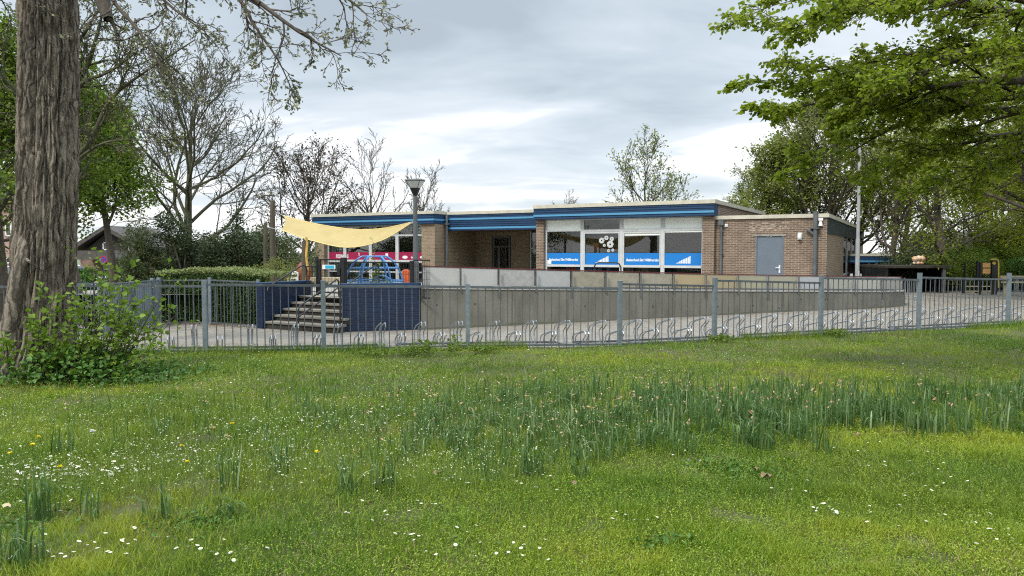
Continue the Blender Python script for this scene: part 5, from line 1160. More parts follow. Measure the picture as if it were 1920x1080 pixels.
m = MB(); q = ha + hn * .45; q2 = hb + hn * .45; m.beam((q.x, q.y, .2), (q2.x, q2.y, .2), .5, 1.1); M['hedge_core'] = mat('hedge_core', (.02, .028, .01), .95, var=.3, vs=20); m.build('stem', 'hedge_core', HG)
# leaf litter under the hedge
M['litter'] = LM('dry_leaves', (.18, .11, .05), (.28, .19, .10), trans=.1)

# ------------------------------------------------------------------ the big near tree at the left
BT = thing('big_tree', 'huge furrowed tree trunk in the left foreground with drooping twiggy branches above', 'tree', (0, 0, 0)); BY = 9.55
zs_ = [-.25, 0.0, .25, .44, .8, 1.4, 2.0, 2.77, 4.0, 4.9, 6.5, 8.0]
cxs = [50, 58, 64, 69, 75, 82, 86, 90, 90.5, 90, 92, 94]; hws = [92, 80, 73, 70, 65, 61.5, 59.5, 58, 56.5, 55, 52, 48]
nz_, na = 520, 300; Z = np.linspace(-.25, 8.0, nz_); A_ = np.arange(na) * 2 * PI / na; ZZ, AA = np.meshgrid(Z, A_, indexing='ij')
cX = (np.interp(ZZ, zs_, cxs) - 960) / F * (BY * math.cos(PITCH) - (ZZ - EYE) * math.sin(PITCH)); R0 = np.interp(ZZ, zs_, hws) / F * BY * .84
# angle measured so that the camera-facing side is at 0
tw = AA + .10 * (vnoise(ZZ * .7, ZZ * 0 + 3, 1) - .5) + .05 * np.sin(ZZ * 1.1)
warp = (vnoise(ZZ * 1.3 + 5, (AA % (2 * PI)) * 2.5, 7) - .5) * .35
def ridge(k, ph, zf): 
    w_ = AA + (warp * 3 + (vnoise(ZZ * zf, np.cos(AA) * 3 + 9, 11) - .5) * 9 + (vnoise(ZZ * 2.4, AA * 5, 61) - .5) * 2.5) / k; return np.abs(np.sin(k * w_ / 2 + ph))
edge_lobe = .86 + .14 * (1 - np.exp(-(((AA + PI) % (2 * PI) - PI) + .05 * np.sin(ZZ)) ** 2 / .02))      # the groove where two stems have fused
fl = np.exp(-np.maximum(ZZ, 0) / .28) * .28 * (.5 + .5 * np.cos(5 * AA + 1)); 
R1 = R0 * (edge_lobe + fl) - .050 * ridge(14, .3, .8) ** 8 - .035 * ridge(30, 1.0, 1.6) ** 6 - .02 * ridge(62, .4, 2.6) ** 3 + (vnoise(ZZ * 9, (AA) * 22, 21) - .5) * .022 + (vnoise(ZZ * 3.0, AA * 12, 22) - .5) * .03 + .02
Xv = cX + R1 * np.sin(AA); Yv = BY - R1 * np.cos(AA) * .95
vs = np.stack([Xv, Yv, ZZ], -1).reshape(-1, 3); i = np.arange(nz_ - 1)[:, None]; j = np.arange(na)[None]; j2 = (j + 1) % na
f = np.stack([i * na + j, i * na + j2, (i + 1) * na + j2, (i + 1) * na + j], -1).reshape(-1, 4)
npmesh('trunk', vs, f, 'bark_big', BT, smooth=True)
# side stem hugging the left side at the base
m = MB(); P_ = [at(x, y, Y) for x, y, Y in ((2, 712, 9.35), (12, 660, 9.25), (24, 590, 9.22), (34, 520, 9.22), (46, 470, 9.25), (52, 430, 9.35))]
m.tube(P_, [.17, .13, .105, .095, .075, .03], 16); 
m.tube([at(51, 487, 9.2), at(55, 491, 9.0)], [.02, .015], 10)
m.build('side_stem', 'bark_big', BT, smooth=True)
def spline(P, n=10):
    return [catm(P, t / n) for t in range(n + 1)]
def limb(rng, P, r0, r1, child, nch, segs, tips, lch, ang=.8, up=.0, t0=.2, n=12, flat=None):
    pts = spline(P, n)
    for a in range(n): segs.append((*pts[a], *pts[a + 1], r0 + (r1 - r0) * a / n, r0 + (r1 - r0) * (a + 1) / n))
    az = rng.uniform(0, 6)
    for k in range(nch):
        t = t0 + (1 - t0) * (k + rng.random()) / nch; p = catm(P, min(t, .999)); q = catm(P, min(t + .02, 1.0)); d = (q - p)
        d = d.normalized() if d.length > 1e-6 else (pts[-1] - pts[-2]).normalized()
        az += 2.4 + rng.uniform(-.5, .5); x = d.cross(Vector((0.1, 0.2, 1))).normalized(); y = d.cross(x); an = ang * rng.uniform(.6, 1.3)
        nd = (d * math.cos(an) + (x * math.cos(az) + y * math.sin(az)) * math.sin(an) + Vector((0, 0, up))).normalized()
        if flat: nd.z *= flat; nd.normalize()
        grow(rng, p, nd, lch * rng.uniform(.6, 1.2) * (1.15 - .55 * t), max(r0 + (r1 - r0) * t, .006) * .55, 0, child, segs, tips)
rng = np.random.default_rng(5); segs = []; tips = []
TW = [dict(n=5, len=.5, ang=.6, t0=.2, seg=7, wob=.16, up=-.05, rr=.6, taper=.3), dict(n=3, len=.55, ang=.6, seg=5, wob=.2, up=-.04), dict(seg=3, wob=.22, up=.0)]
def pp_(l): return [at(x, y, Y) for x, y, Y in l]
limb(rng, pp_([(110, -330, 9.5), (170, -120, 9.1), (190, -10, 8.9), (203, 36, 8.8)]), .16, .055, TW, 2, segs, tips, .5)
limb(rng, pp_([(175, -60, 8.9), (215, 5, 8.7), (262, 60, 8.5), (300, 120, 8.3), (345, 175, 8.2)]), .035, .006, TW, 9, segs, tips, .62)
limb(rng, pp_([(180, -200, 8.8), (330, -90, 8.3), (450, -20, 8.0), (560, 60, 7.8), (640, 105, 7.7)]), .06, .006, TW, 15, segs, tips, .62)
limb(rng, pp_([(200, -260, 8.8), (400, -140, 8.3), (540, -60, 8.0), (640, -10, 7.8), (690, 30, 7.7)]), .06, .006, TW, 14, segs, tips, .6)
limb(rng, pp_([(330, -90, 8.3), (440, -10, 8.0), (475, 45, 7.9), (520, 110, 7.8), (548, 170, 7.8)]), .03, .004, TW, 11, segs, tips, .5)
limb(rng, pp_([(170, -100, 8.8), (260, -40, 8.5), (330, 20, 8.2), (385, 60, 8.1)]), .035, .005, TW, 10, segs, tips, .6)
limb(rng, pp_([(70, -200, 9.2), (20, -60, 9.0), (-20, 20, 9.0)]), .05, .01, TW, 8, segs, tips, .6)
branches_mesh(segs, BT, 'bark', 'branch', rmin=.0035); add_leaves(rng, tips, 1, .045, BT, 'lf_pale', 'bud', .012, keep=.75, droop=.2)
# tree right behind the big trunk: green-barked limbs and hanging pods
rng = np.random.default_rng(6); segs = []; tips = []; BT2 = thing('budding_tree', 'tree with grey-green limbs and small pods fanning out right of the big trunk', 'tree', (0, 0, 0))
TW2 = [dict(n=6, len=.5, ang=.6, t0=.15, seg=7, wob=.12, up=.05, rr=.55), dict(n=4, len=.5, ang=.6, seg=5, wob=.18, up=.03), dict(n=3, len=.5, ang=.6, seg=3, wob=.2), dict(seg=2, wob=.2)]
Y2 = 14.5
limb(rng, pp_([(105, 560, Y2), (108, 400, Y2), (112, 240, Y2), (104, 60, Y2), (90, -150, Y2)]), .17, .08, TW2, 8, segs, tips, 1.6)
limb(rng, pp_([(112, 330, Y2), (170, 265, 14.2), (205, 190, 14.1), (250, 150, 14.0), (365, 75, 13.8)]), .07, .012, TW2, 12, segs, tips, 1.1)
limb(rng, pp_([(110, 230, Y2), (150, 160, 14.2), (205, 135, 14.1), (260, 95, 14.0)]), .055, .012, TW2, 9, segs, tips, 1.0)
limb(rng, pp_([(110, 180, Y2), (155, 140, 14.3), (178, 80, 14.2), (192, 20, 14.2), (205, -60, 14.1)]), .055, .015, TW2, 9, segs, tips, 1.0)
limb(rng, pp_([(108, 120, Y2), (150, 75, 14.3), (180, 25, 14.2), (230, -50, 14.1)]), .05, .012, TW2, 8, segs, tips, 1.0)
limb(rng, pp_([(110, 330, Y2), (180, 275, 14.0), (240, 262, 13.7), (310, 268, 13.5)]), .04, .006, TW2, 8, segs, tips, .8)
limb(rng, pp_([(110, 250, Y2), (40, 180, 14.2), (-20, 120, 14.0)]), .06, .012, TW2, 8, segs, tips, 1.0)
branches_mesh(segs, BT2, 'bark_green', 'branch', rmin=.006); add_leaves(rng, tips, 1, .05, BT2, 'lf_olive', 'bud', .03, keep=.28); add_leaves(rng, tips, 1, .075, BT2, 'lf_brown', 'pod', .04, keep=.10, droop=2.0, aspect=.25)
# sprouts and undergrowth around the trunk foot
rng = np.random.default_rng(15); segs = []; tips = []; SB = thing('sprouting_bush', 'bright green suckers and undergrowth growing around the foot of the big trunk', 'bush', (0, 0, 0))
SP = [dict(n=6, len=.3, ang=.8, t0=.25, seg=7, wob=.07, up=.05, rr=.5), dict(seg=3, wob=.15, up=.04)]
for px, py, Y, tx, ty in ((60, 690, 9.0, 75, 555), (30, 690, 8.9, 12, 640), (90, 700, 8.9, 52, 600), (110, 690, 9.1, 110, 640), (150, 690, 9.2, 175, 560), (170, 690, 9.2, 195, 495), (190, 690, 9.3, 240, 530), (170, 690, 9.1, 225, 570), (200, 680, 9.3, 325, 530), (200, 690, 9.2, 290, 600), (180, 695, 9.0, 265, 620), (210, 690, 9.4, 345, 606), (140, 700, 9.0, 150, 600), (120, 700, 8.9, 180, 640), (160, 700, 9.0, 300, 660), (160, 690, 9.3, 210, 520), (150, 690, 9.0, 60, 640), (100, 700, 8.9, 70, 660), (185, 690, 9.2, 250, 575), (130, 690, 9.1, 160, 545), (220, 690, 9.3, 260, 590), (70, 700, 8.9, 100, 615)):
    for rep in range(2):
        a = at(px + rng.uniform(-14, 14), py, Y); a.z = 0; b = at(tx + rng.uniform(-18, 18), ty + rng.uniform(-8, 14), Y + rng.uniform(-.35, .25)); d = b - a
        grow(rng, a, (d.normalized() + Vector((0, 0, .05))).normalized(), d.length * .98, .009, 0, SP, segs, tips)
branches_mesh(segs, SB, 'twig', 'stem', rmin=.002)
tarr = [t for t in tips]; add_leaves(rng, tarr, 3, .068, SB, 'lf_sprout', 'foliage', .035, oval=True, droop=.1, keep=.8)
n = 2600; px_ = np.where(rng.random(n) < .8, rng.normal(165, 75, n), rng.uniform(0, 330, n)); fr = rng.random(n); hmax = np.interp(px_, [5, 60, 150, 230, 330], [.10, .28, .42, .3, .06]); cy_ = rng.normal(9.15, .33, n)
c = np.stack([X_(px_, 9.1), cy_, hmax * fr ** 1.3 + .02], 1); v, f = ovals_np(rng, c, .06, droop=.0); npmesh('undergrowth', v, f, 'lf_low', SB)

# ------------------------------------------------------------------ overhanging beech at the upper right
rng = np.random.default_rng(33); segs = []; tips = []; OV = thing('beech_tree', 'overhanging tree at the upper right with fresh lime-green leaves reaching over the lawn', 'tree', (0, 0, 0))
OT = [dict(n=8, len=.46, ang=.75, t0=.1, seg=7, wob=.07, up=-.01, rr=.55, flat=.35), dict(n=5, len=.5, ang=.7, seg=4, wob=.09, up=-.03, flat=.4), dict(seg=5, wob=.1, up=-.03)]
trX = 9.0; segs.append((trX, 9.6, -.3, trX, 9.6, 3.0, .34, .28)); segs.append((trX, 9.6, 3.0, trX - .1, 9.6, 8.5, .28, .16))
LB = [((2250, 60, 9.6), (2000, -60, 9.2), (1720, -50, 9.0), (1470, 5, 8.8)), ((2250, 60, 9.6), (1950, 30, 9.0), (1680, 0, 8.8), (1500, 50, 8.7)), ((2250, 120, 9.6), (1930, 80, 9.2), (1660, 110, 9.2), (1450, 150, 9.0)),
      ((2250, 160, 9.6), (1960, 150, 8.8), (1680, 170, 8.7), (1465, 205, 8.6)), ((2250, 180, 9.6), (1920, 208, 9.0), (1750, 180, 9.0), (1560, 150, 8.9)), ((2250, 200, 9.6), (1930, 180, 9.4), (1720, 220, 9.4), (1570, 300, 9.3)),
      ((2250, 250, 9.6), (1950, 250, 9.8), (1800, 270, 9.7), (1665, 330, 9.6)), ((2250, 140, 9.6), (1930, 140, 10.6), (1760, 170, 10.8), (1640, 220, 10.8)),
      ((2250, 230, 9.6), (1980, 270, 10.4), (1880, 300, 10.4), (1800, 340, 10.3)), ((2250, 150, 9.6), (1960, 90, 8.6), (1800, 110, 8.2), (1640, 190, 8.0)), ((2250, 60, 9.6), (1930, 0, 8.4), (1760, -10, 8.1), (1560, 30, 8.0)),
      ((2250, 0, 9.6), (1950, -80, 10.4), (1750, -60, 10.6), (1560, -20, 10.6))]
for l in LB: limb(rng, pp_(l), .07, .005, OT, 13, segs, tips, .98, ang=.75, up=-.02, t0=.22, n=16, flat=.28)
branches_mesh(segs, OV, 'bark', 'branch', rmin=.0035); print('overhang tips', len(tips))
add_leaves(rng, tips, 1, .060, OV, 'lf_lime', 'foliage', .025, oval=True, droop=.35, up=.35, wid=.75, keep=.9)
# ------------------------------------------------------------------ lawn growth
rng = np.random.default_rng(100)
def scatter(n, y0, y1, power=1.0, margin=1.12):
    """points on the lawn; density falls gently with distance"""
    u = rng.random(n); Y = (y0 ** (2 - power) + u * (y1 ** (2 - power) - y0 ** (2 - power))) ** (1 / (2 - power)); X = rng.uniform(-1, 1, n) * (Y * .72 + 1.8)
    k = Y < np.interp(X, FX, FYv) + .12; return X[k], Y[k]
def blades(X, Y, h, w, lean, m, name, curl=.4, zoff=0, parent=None, azi=None):
    n = len(X); z = zlawn(X, Y) + zoff; az = rng.uniform(0, 2 * PI, n) if azi is None else azi; la = rng.uniform(0, 2 * PI, n); ll = h * lean * rng.uniform(.3, 1.2, n)
    sx, sy = np.cos(az) * w / 2, np.sin(az) * w / 2; lx, ly = np.cos(la) * ll, np.sin(la) * ll
    B = np.stack([X, Y, z], 1); Sx = np.stack([sx, sy, 0 * sx], 1)
    mid = B + np.stack([lx * curl, ly * curl, h * .6], 1); tip = B + np.stack([lx, ly, h], 1)
    v = np.stack([B - Sx, B + Sx, mid - Sx * .8, mid + Sx * .8, tip], 1).reshape(-1, 3); b = (np.arange(n) * 5)[:, None]
    q = b + np.array([0, 1, 3, 2]); t = b + np.array([2, 3, 4]); return npmesh(name, v, q, m, parent, extra=t)
M['gr1'] = LM('grass_blades', (.10, .19, .010), (.22, .32, .02), (.48, .50, .11), trans=.42, patch=(.37, .39, .035), ps=.75)
M['gr2'] = LM('dark_grass_blades', (.055, .13, .012), (.12, .22, .018), (.22, .29, .03), trans=.35, patch=(.20, .25, .022), ps=.5)
M['wd'] = LM('lawn_weed_leaves', (.16, .26, .018), (.28, .38, .03), (.46, .50, .11), trans=.35, patch=(.13, .23, .02), ps=.9)
M['dry'] = LM('dry_grass', (.22, .17, .08), (.32, .26, .13), trans=.2)
for (y0, y1, n, hh, ww) in ((2.7, 5.6, 270000, .036, .0034), (5.6, 8.5, 180000, .040, .0050), (8.5, 17, 165000, .042, .0075)):
    X, Y = scatter(n, y0, y1, 1.2)
    dens = vnoise(X * .9 + 40, Y * .9, 8); k = (rng.random(len(X)) < .45 + .8 * dens) & (vnoise(X * 2.3, Y * 2.3, 77) + .5 * vnoise(X * 8, Y * 8, 78) > .26 + .2 * rng.random(len(X))); X, Y = X[k], Y[k]; dens = dens[k]
    h = hh * (.25 + .9 * vnoise(X * .7, Y * .7, 9) + 2.4 * np.maximum(vnoise(X * 5, Y * 5, 19) - .5, 0) * (.3 + vnoise(X * .6, Y * .6, 23)) + 1.0 * rng.random(len(X)) ** 4); sel = vnoise(X * .8 + 7, Y * .8, 12) + .35 * rng.random(len(X)) > .72
    o = blades(X[~sel], Y[~sel], h[~sel], ww, .9, 'gr1', 'grass'); tag(o, 'short yellow-green lawn grass', 'grass', kind='stuff')
    o = blades(X[sel], Y[sel], h[sel] * 1.25, ww, .8, 'gr2', 'grass'); tag(o, 'darker green tufts in the lawn', 'grass', kind='stuff')
for (y0, y1, n, sz) in ((2.7, 6, 240000, .010), (6, 14, 145000, .016)):
    X, Y = scatter(n, y0, y1, 1.3); k = vnoise(X * .8 + 3, Y * .8 + 3, 17) + .3 * rng.random(len(X)) > .53; X, Y = X[k], Y[k]
    c = np.stack([X, Y, zlawn(X, Y) + rng.random(len(X)) ** 1.5 * .045 + .006], 1); v, f = leaves_np(rng, c, sz, aspect=.8, droop=0, up=1.4)
    tag(npmesh('lawn_weeds', v, f, 'wd'), 'small-leaved weeds and moss mixed through the lawn', 'ground cover', kind='stuff')
X, Y = scatter(60000, 3, 15, 1.2); k = vnoise(X * 1.1 + 9, Y * 1.6, 63) + .25 * rng.random(len(X)) > .78; X, Y = X[k], Y[k]; o = blades(X, Y, rng.uniform(.01, .05, len(X)), .005, 2.2, 'dry', 'dry_grass'); tag(o, 'dry straw-coloured blades in the lawn', 'grass', kind='stuff')
X, Y = scatter(26000, 2.9, 14, 1.2); k = vnoise(X * .7 + 20, Y * .7, 91) + .3 * rng.random(len(X)) > .55; X, Y = X[k], Y[k]
o = blades(X, Y, rng.uniform(.05, .11, len(X)), .0042, .9, 'gr1', 'long_grass', curl=.25); tag(o, 'longer loose blades rising above the short turf', 'grass', kind='stuff')
# tall tufts along the fence line
n = 9000; X = rng.uniform(-12, 15, n); k = vnoise(X * .55, X * 0, 31) > .40; X = X[k]; Y = np.interp(X, FX, FYv) + rng.normal(size=len(X)) * .09 - .06
o = blades(X, Y, rng.uniform(.05, .2, len(X)), .009, .6, 'gr2', 'grass'); tag(o, 'longer grass along the foot of the bar fence', 'grass', kind='stuff')
def gx(px, py): p = onz(px, py, -.03); return p.x, p.y
wb = []
for px, py, w_, h_ in ((800, 664, 26, .2), (770, 666, 30, .10), (850, 662, 16, .28), (1350, 640, 26, .09), (1570, 628, 20, .08), (700, 668, 30, .05), (905, 660, 30, .07)):
    x, y = gx(px, py); n = int(w_ * 9); c = np.stack([x + rng.normal(size=n) * w_ / F * y * .5, y + rng.normal(size=n) * .12, h_ * rng.random(n) ** 1.2], 1); wb.append(c)
c = np.concatenate(wb); v, f = leaves_np(rng, c, .05, aspect=.7); tag(npmesh('fence_weeds', v, f, 'lf_bush'), 'leafy weeds at the foot of the bar fence', 'ground cover', kind='stuff')
# thin-stemmed seeding weeds with tiny white heads
M['stem_w'] = LM('weed_stems', (.12, .18, .04), (.17, .23, .06), trans=.2); M['petal'] = LM('daisy_petals', (.72, .72, .68), (.82, .82, .80), trans=.2); M['daisy_eye'] = mat('daisy_eye', (.7, .45, .02), .7)
n = 7500; px_ = rng.uniform(-60, 1250, n); py_ = rng.uniform(680, 960, n); P3 = np.array([gx(a, b) for a, b in zip(px_, py_)]); X, Y = P3[:, 0], P3[:, 1]
k = (vnoise(X * .9, Y * .9, 41) + .25 * rng.random(n) + .25 * (rng.random(n) - .5) > .45 + .0009 * np.maximum(px_ - 750, 0) + .003 * np.maximum(py_ - 830, 0)); X, Y = X[k], Y[k]; hh = rng.uniform(.08, .26, len(X))
o = blades(X, Y, hh, .0035, .25, 'stem_w', 'seeding_weeds'); tag(o, 'thin seeding weed stems across the left half of the lawn', 'ground cover', kind='stuff')
c = np.stack([X, Y, zlawn(X, Y) + hh], 1); c = np.repeat(c, 3, 0) + rng.normal(size=(len(c) * 3, 3)) * np.array([.012, .012, .014]); c = c[rng.random(len(c)) < .42]
M['wf'] = LM('weed_flower_heads', (.36, .40, .22), (.58, .60, .46), trans=.2); v, f = leaves_np(rng, c, .009, aspect=1.0, droop=0, up=1.0); tag(npmesh('weed_flowers', v, f, 'wf'), 'tiny white flower heads on the seeding weeds', 'flowers', kind='stuff')
# daisies
def daisies(X, Y, hz, r, name, lab):
    n = len(X); z = zlawn(X, Y) + hz; a = np.arange(8) * PI / 4; tx, ty = rng.normal(size=n) * .25, rng.normal(size=n) * .25 - .12
    def ring(rad, dz): px_ = rad[:, None] * np.cos(a); py_ = rad[:, None] * np.sin(a); return np.stack([X[:, None] + px_, Y[:, None] + py_, z[:, None] + dz + px_ * tx[:, None] + py_ * ty[:, None]], -1)
    rad = r * rng.uniform(.7, 1.2, n); v1 = ring(rad, .0).reshape(-1, 3); f1 = np.arange(n * 8).reshape(-1, 8); tag(npmesh(name, v1, f1, 'petal'), lab, 'flowers', kind='stuff')
    v2 = ring(rad * .35, .003).reshape(-1, 3); tag(npmesh(name, v2, f1.copy(), 'daisy_eye'), 'yellow centres of the daisies', 'flowers', kind='stuff')
n = 1500; px_ = rng.uniform(0, 1920, n); py_ = 655 + 425 * rng.random(n) ** 1.1; P3 = np.array([gx(a, b) for a, b in zip(px_, py_)]); k = vnoise(P3[:, 0] * 1.4, P3[:, 1] * 1.4, 51) + .2 * rng.random(n) > .60 + .05 * (px_ > 900)
X, Y = P3[k, 0], P3[k, 1]
cl = []
for px, py, s, q in ((130, 900, 80, 75), (60, 905, 60, 40), (230, 890, 70, 50), (470, 825, 60, 26), (590, 800, 60, 26), (500, 840, 90, 30), (640, 810, 60, 16), (330, 870, 80, 22), (1180, 835, 80, 22), (1200, 800, 80, 14), (1530, 970, 25, 7), (1290, 880, 60, 6), (760, 1040, 50, 6), (1010, 915, 80, 8), (1300, 655, 70, 12), (1090, 700, 60, 10), (100, 970, 60, 16), (1200, 1000, 60, 6), (1500, 925, 60, 8), (700, 800, 90, 20), (250, 730, 150, 25)):
    for _ in range(q): cl.append(gx(px + rng.normal() * s * .5, py + rng.normal() * s * .16))
cl = np.array(cl); X = np.concatenate([X, cl[:, 0]]); Y = np.concatenate([Y, cl[:, 1]]); k = Y < np.interp(X, FX, FYv) - .05
X, Y = X[k], Y[k]; daisies(X, Y, rng.uniform(.03, .08, len(X)), .0098, 'daisies', 'white daisies scattered in the lawn')
# dandelions, individually
M['dandelion'] = LM('dandelion_yellow', (.80, .62, .01), (.90, .75, .03), trans=.15)
def dandelion(px, py, lab, m_='dandelion', nm='dandelion', r=.017):
    x, y = gx(px, py + 9); z = float(zlawn(np.array([x]), np.array([y]))[0]); t = thing(nm, lab, 'flower', (x, y, z)); h = .09
    MB().tube([(0, 0, 0), (.004, .003, h * .5), (0, 0, h)], .002, 6).build('stem', 'stem_w', t)
    n = 60; an = rng.uniform(0, 2 * PI, n); el = rng.uniform(-.1, 1.1, n); c = np.tile([0, 0, h], (n, 1)); v, f = leaves_np(rng, c, r, aspect=.35, droop=0, dirs=np.stack([np.cos(an) * np.cos(el), np.sin(an) * np.cos(el), np.sin(el) * (1.6 if m_ == 'petal' else .7)], 1) * 3)
    npmesh('flower_head', v, f, m_, t)
for px, py, lb in ((341, 851, 'yellow dandelion standing alone left of centre in the lawn'), (595, 869, 'yellow dandelion right of the two daffodil tufts near the middle'), (62, 853, 'yellow dandelion left of the white dandelion clock'), (73, 835, 'smaller yellow dandelion behind its neighbour at the left'), (20, 868, 'pair-leading yellow dandelion nearest the left edge'), (113, 893, 'yellow dandelion among the thick daisies at the left'), (436, 812, 'orange-yellow dandelion far back in the daisies'), (352, 885, 'half-open yellow dandelion below the lone one')): dandelion(px, py, lb)
dandelion(174, 826, 'white fluffy dandelion clock in the left of the lawn', 'petal', 'dandelion_clock', .024)
# daffodil leaves
M['daff'] = LM('daffodil_leaves', (.06, .12, .033), (.11, .19, .055), (.29, .36, .18), trans=.34, rough=.32)
M['daff_dead'] = LM('withered_flowers', (.36, .22, .11), (.48, .34, .20), trans=.2)
def strap(cxy, n, H, spread, seed):
    """curved strap leaves, some bending over near the tip"""
    r = np.random.default_rng(seed); k = 7; t = np.linspace(0, 1, k)[None]; az = r.uniform(0, 2 * PI, n)[:, None]; h = H * r.uniform(.45, 1.1, n)[:, None]; lean = (r.random(n) ** 1.6 * .75)[:, None]
    bend = (r.random(n) < .45)[:, None] * r.uniform(.35, .9, n)[:, None]; rad = np.sqrt(r.random(n))[:, None] * spread; ba = r.uniform(0, 2 * PI, n)[:, None]
    out = h * (lean * t ** 1.5 * .45 + bend * np.clip(t - .6, 0, 1) ** 1.2 * 1.7); zz2 = h * (t - bend * np.clip(t - .55, 0, 1) ** 2 * 3.2) * np.sqrt(1 - .25 * lean ** 2)
    x = cxy[0] + rad * np.cos(ba) + out * np.cos(az); y = cxy[1] + rad * np.sin(ba) + out * np.sin(az); zb = float(zlawn(np.array([cxy[0]]), np.array([cxy[1]]))[0])
    c = np.stack([x, y, zz2 + zb], -1); w = r.uniform(.0035, .0065, n)[:, None] * (1 - t ** 6 * .9); wa = az + PI / 2 + r.normal(size=(n, 1)) * .5
    sd = np.stack([np.cos(wa) * w, np.sin(wa) * w, 0 * w], -1); v = np.stack([c - sd, c + sd], 2).reshape(n, -1, 3)
    i = np.arange(k - 1) * 2; q = np.stack([i, i + 1, i + 3, i + 2], -1)[None] + (np.arange(n) * 2 * k)[:, None, None]; return v.reshape(-1, 3), q.reshape(-1, 4)
# countable clumps that stand alone
SOLO = [(1000, 908, 46, .27, 'dark dense daffodil clump standing alone just right of centre'), (722, 935, 34, .25, 'daffodil clump right of the pair below the middle'), (655, 940, 30, .24, 'daffodil clump left of the pair below the middle'), (432, 930, 22, .28, 'daffodil clump with pale bent tips left of centre'), (425, 985, 24, .18, 'low splayed daffodil clump in the lower left'), (520, 905, 18, .26, 'thin tall daffodil clump behind the lower left ones'),
        (300, 990, 18, .22, 'sparse daffodil clump in the lower left lawn'), (165, 985, 14, .2, 'small sparse daffodil clump left of the lower left one'), (80, 985, 40, .30, 'tall daffodil clump by the left daisies'), (15, 1075, 30, .24, 'daffodil clump cut off by the lower left corner'), (55, 1078, 22, .24, 'daffodil clump at the bottom edge beside the corner one'), (310, 830, 16, .26, 'narrow daffodil tuft between daisies and dandelion'), (120, 860, 20, .26, 'narrow daffodil tuft behind the thick daisies'),
        (925, 915, 14, .16, 'short daffodil tuft left of the dense lone clump'), (1080, 905, 16, .2, 'thin daffodil tuft right of the dense lone clump'), (935, 890, 10, .2, 'wispy daffodil tuft behind the short one')]
for i, (px, py, n, H_, lb) in enumerate(SOLO):
    x, y = gx(px, py); v, f = strap((0, 0), n, H_ * 1.12, .09, 500 + i); v = v - np.array([0, 0, float(zlawn(np.array([0.]), np.array([0.]))[0])]); o = npmesh('daffodil_clump', v, f, 'daff'); o.location = (x, y, float(zlawn(np.array([x]), np.array([y]))[0])); tag(o, lb, 'plant', group='daffodil clumps in the lawn')
# the dense bed
VV, FF, n0 = [], [], 0; dead = []
def bed(px0, px1, py0, py1, n, H_, nl, seed):
    global n0
    r = np.random.default_rng(seed)
    for i in range(n):
        px, py = r.uniform(px0, px1), r.uniform(py0, py1); x, y = gx(px, py); v, f = strap((x, y), int(nl * r.uniform(.5, 1.4)), H_ * r.uniform(.7, 1.15), .11, seed * 1000 + i); VV.append(v); FF.append(f + n0); n0 += len(v)
        if r.random() < .35: dead.append((x + r.normal() * .04, y + r.normal() * .04, H_ * r.uniform(.75, 1.0)))
bed(1230, 1560, 790, 862, 40, .33, 20, 1); bed(1560, 1940, 760, 825, 44, .33, 17, 2); bed(1180, 1960, 745, 815, 130, .31, 15, 3); bed(960, 1600, 740, 820, 100, .30, 14, 4); bed(760, 1250, 740, 860, 140, .29, 12, 5)
bed(840, 1160, 800, 880, 40, .26, 8, 6); bed(560, 800, 745, 830, 40, .26, 8, 7); bed(80, 560, 760, 840, 20, .24, 8, 8); bed(1700, 1960, 735, 770, 14, .3, 16, 9); bed(1060, 1230, 830, 890, 9, .24, 12, 10); bed(380, 760, 840, 900, 10, .22, 9, 11)
tag(npmesh('daffodil_bed', np.concatenate(VV), np.concatenate(FF), 'daff'), 'broad bed of faded daffodil leaves across the lawn', 'plants', kind='stuff')
dd_ = np.array(dead); c = dd_ + np.stack([0 * dd_[:, 0], 0 * dd_[:, 0], zlawn(dd_[:, 0], dd_[:, 1])], 1); c = np.repeat(c, 3, 0) + rng.normal(size=(len(c) * 3, 3)) * .008
v, f = leaves_np(rng, c, .028, aspect=.5); tag(npmesh('withered_flowers', v, f, 'daff_dead'), 'withered brown daffodil heads above the leaves', 'flowers', kind='stuff')
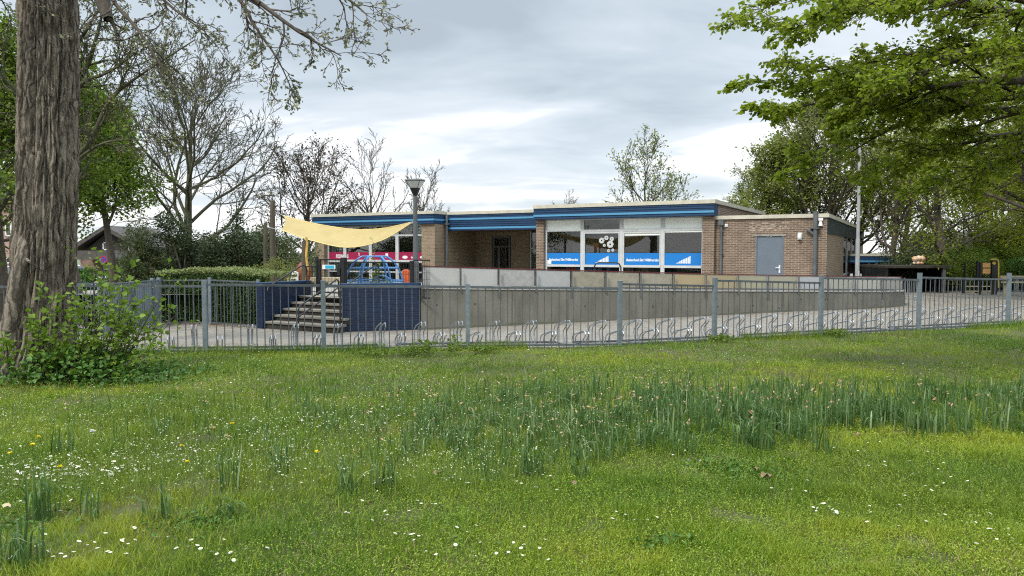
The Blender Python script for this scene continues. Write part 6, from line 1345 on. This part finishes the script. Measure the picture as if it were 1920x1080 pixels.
# dark rosette weeds
M['rosette'] = LM('dark_rosette_leaves', (.045, .11, .015), (.08, .17, .025), trans=.25)
for px, py, s, n, lb in ((1400, 893, .22, 900, 'dark green feathery weed patch below the daffodil bed'), (370, 998, .14, 420, 'small dark green weed patch in the lower left lawn'), (1240, 1035, .08, 200, 'tiny grey-green weed near the bottom right of centre'), (30, 1000, .16, 300, 'dark low weed patch at the lower left edge')):
    x, y = gx(px, py); c = np.stack([x + rng.normal(size=n) * s, y + rng.normal(size=n) * s * .6, rng.random(n) * .07 - .01], 1); v, f = leaves_np(rng, c, .035, aspect=.45, up=.8); tag(npmesh('weed_patch', v, f, 'rosette'), lb, 'plant', kind='stuff')
# fallen leaves and litter
M['deadleaf'] = mat('dead_leaf', (.20, .13, .07), .8, var=.25, vs=20)
def fallen(px, py, s, lb, m_='deadleaf', nm='dry_leaf'):
    x, y = gx(px, py); z = float(zlawn(np.array([x]), np.array([y]))[0]) + .045; m = MB(); n = 12; r = random.Random(int(px))
    vs = [(0, 0, 0)] + [(s * math.cos(2 * PI * k / n) * (.6 + .4 * r.random()), s * .7 * math.sin(2 * PI * k / n) * (.6 + .4 * r.random()), (r.random() - .1) * s * .7) for k in range(n)]
    m.add(vs, [(0, 1 + k, 1 + (k + 1) % n) for k in range(n)]); o = m.build(nm, m_); o.location = (x, y, z); tag(o, lb, 'leaf' if nm == 'dry_leaf' else 'litter')
fallen(1435, 914, .05, 'curled brown leaf below the daffodil bed'); fallen(1415, 901, .03, 'smaller curled brown leaf beside the larger one'); fallen(822, 908, .05, 'pinkish brown crumpled leaf below the bed'); fallen(1608, 832, .035, 'brown leaf at the foot of the bed, right'); fallen(1075, 930, .03, 'small brown leaf right of the lone dark clump'); fallen(905, 880, .02, 'tiny dry leaf left of the lone dark clump')
M['darkgreen_litter'] = mat('dark_litter', (.015, .05, .05), .5)
fallen(846, 918, .045, 'small dark teal scrap in the grass beside the pinkish leaf', 'darkgreen_litter', 'litter_scrap'); fallen(14, 975, .035, 'pale stick-like scrap at the left edge', 'palewood', 'litter_scrap')
# dry leaves under the hedge
n = 700; s = rng.random(n); c = np.array(ha)[None] + (np.array(hb) - np.array(ha))[None] * s[:, None]; c[:, 1] -= rng.random(n) ** 1.5 * .9 - .1; c[:, 2] = zpave(c[:, 0], c[:, 1]) + .012; v, f = leaves_np(rng, c, .05, droop=0, up=2.0); tag(npmesh('leaf_litter', v, f, 'litter'), 'dry leaves lying on the paving under the hedge', 'leaves', kind='stuff')
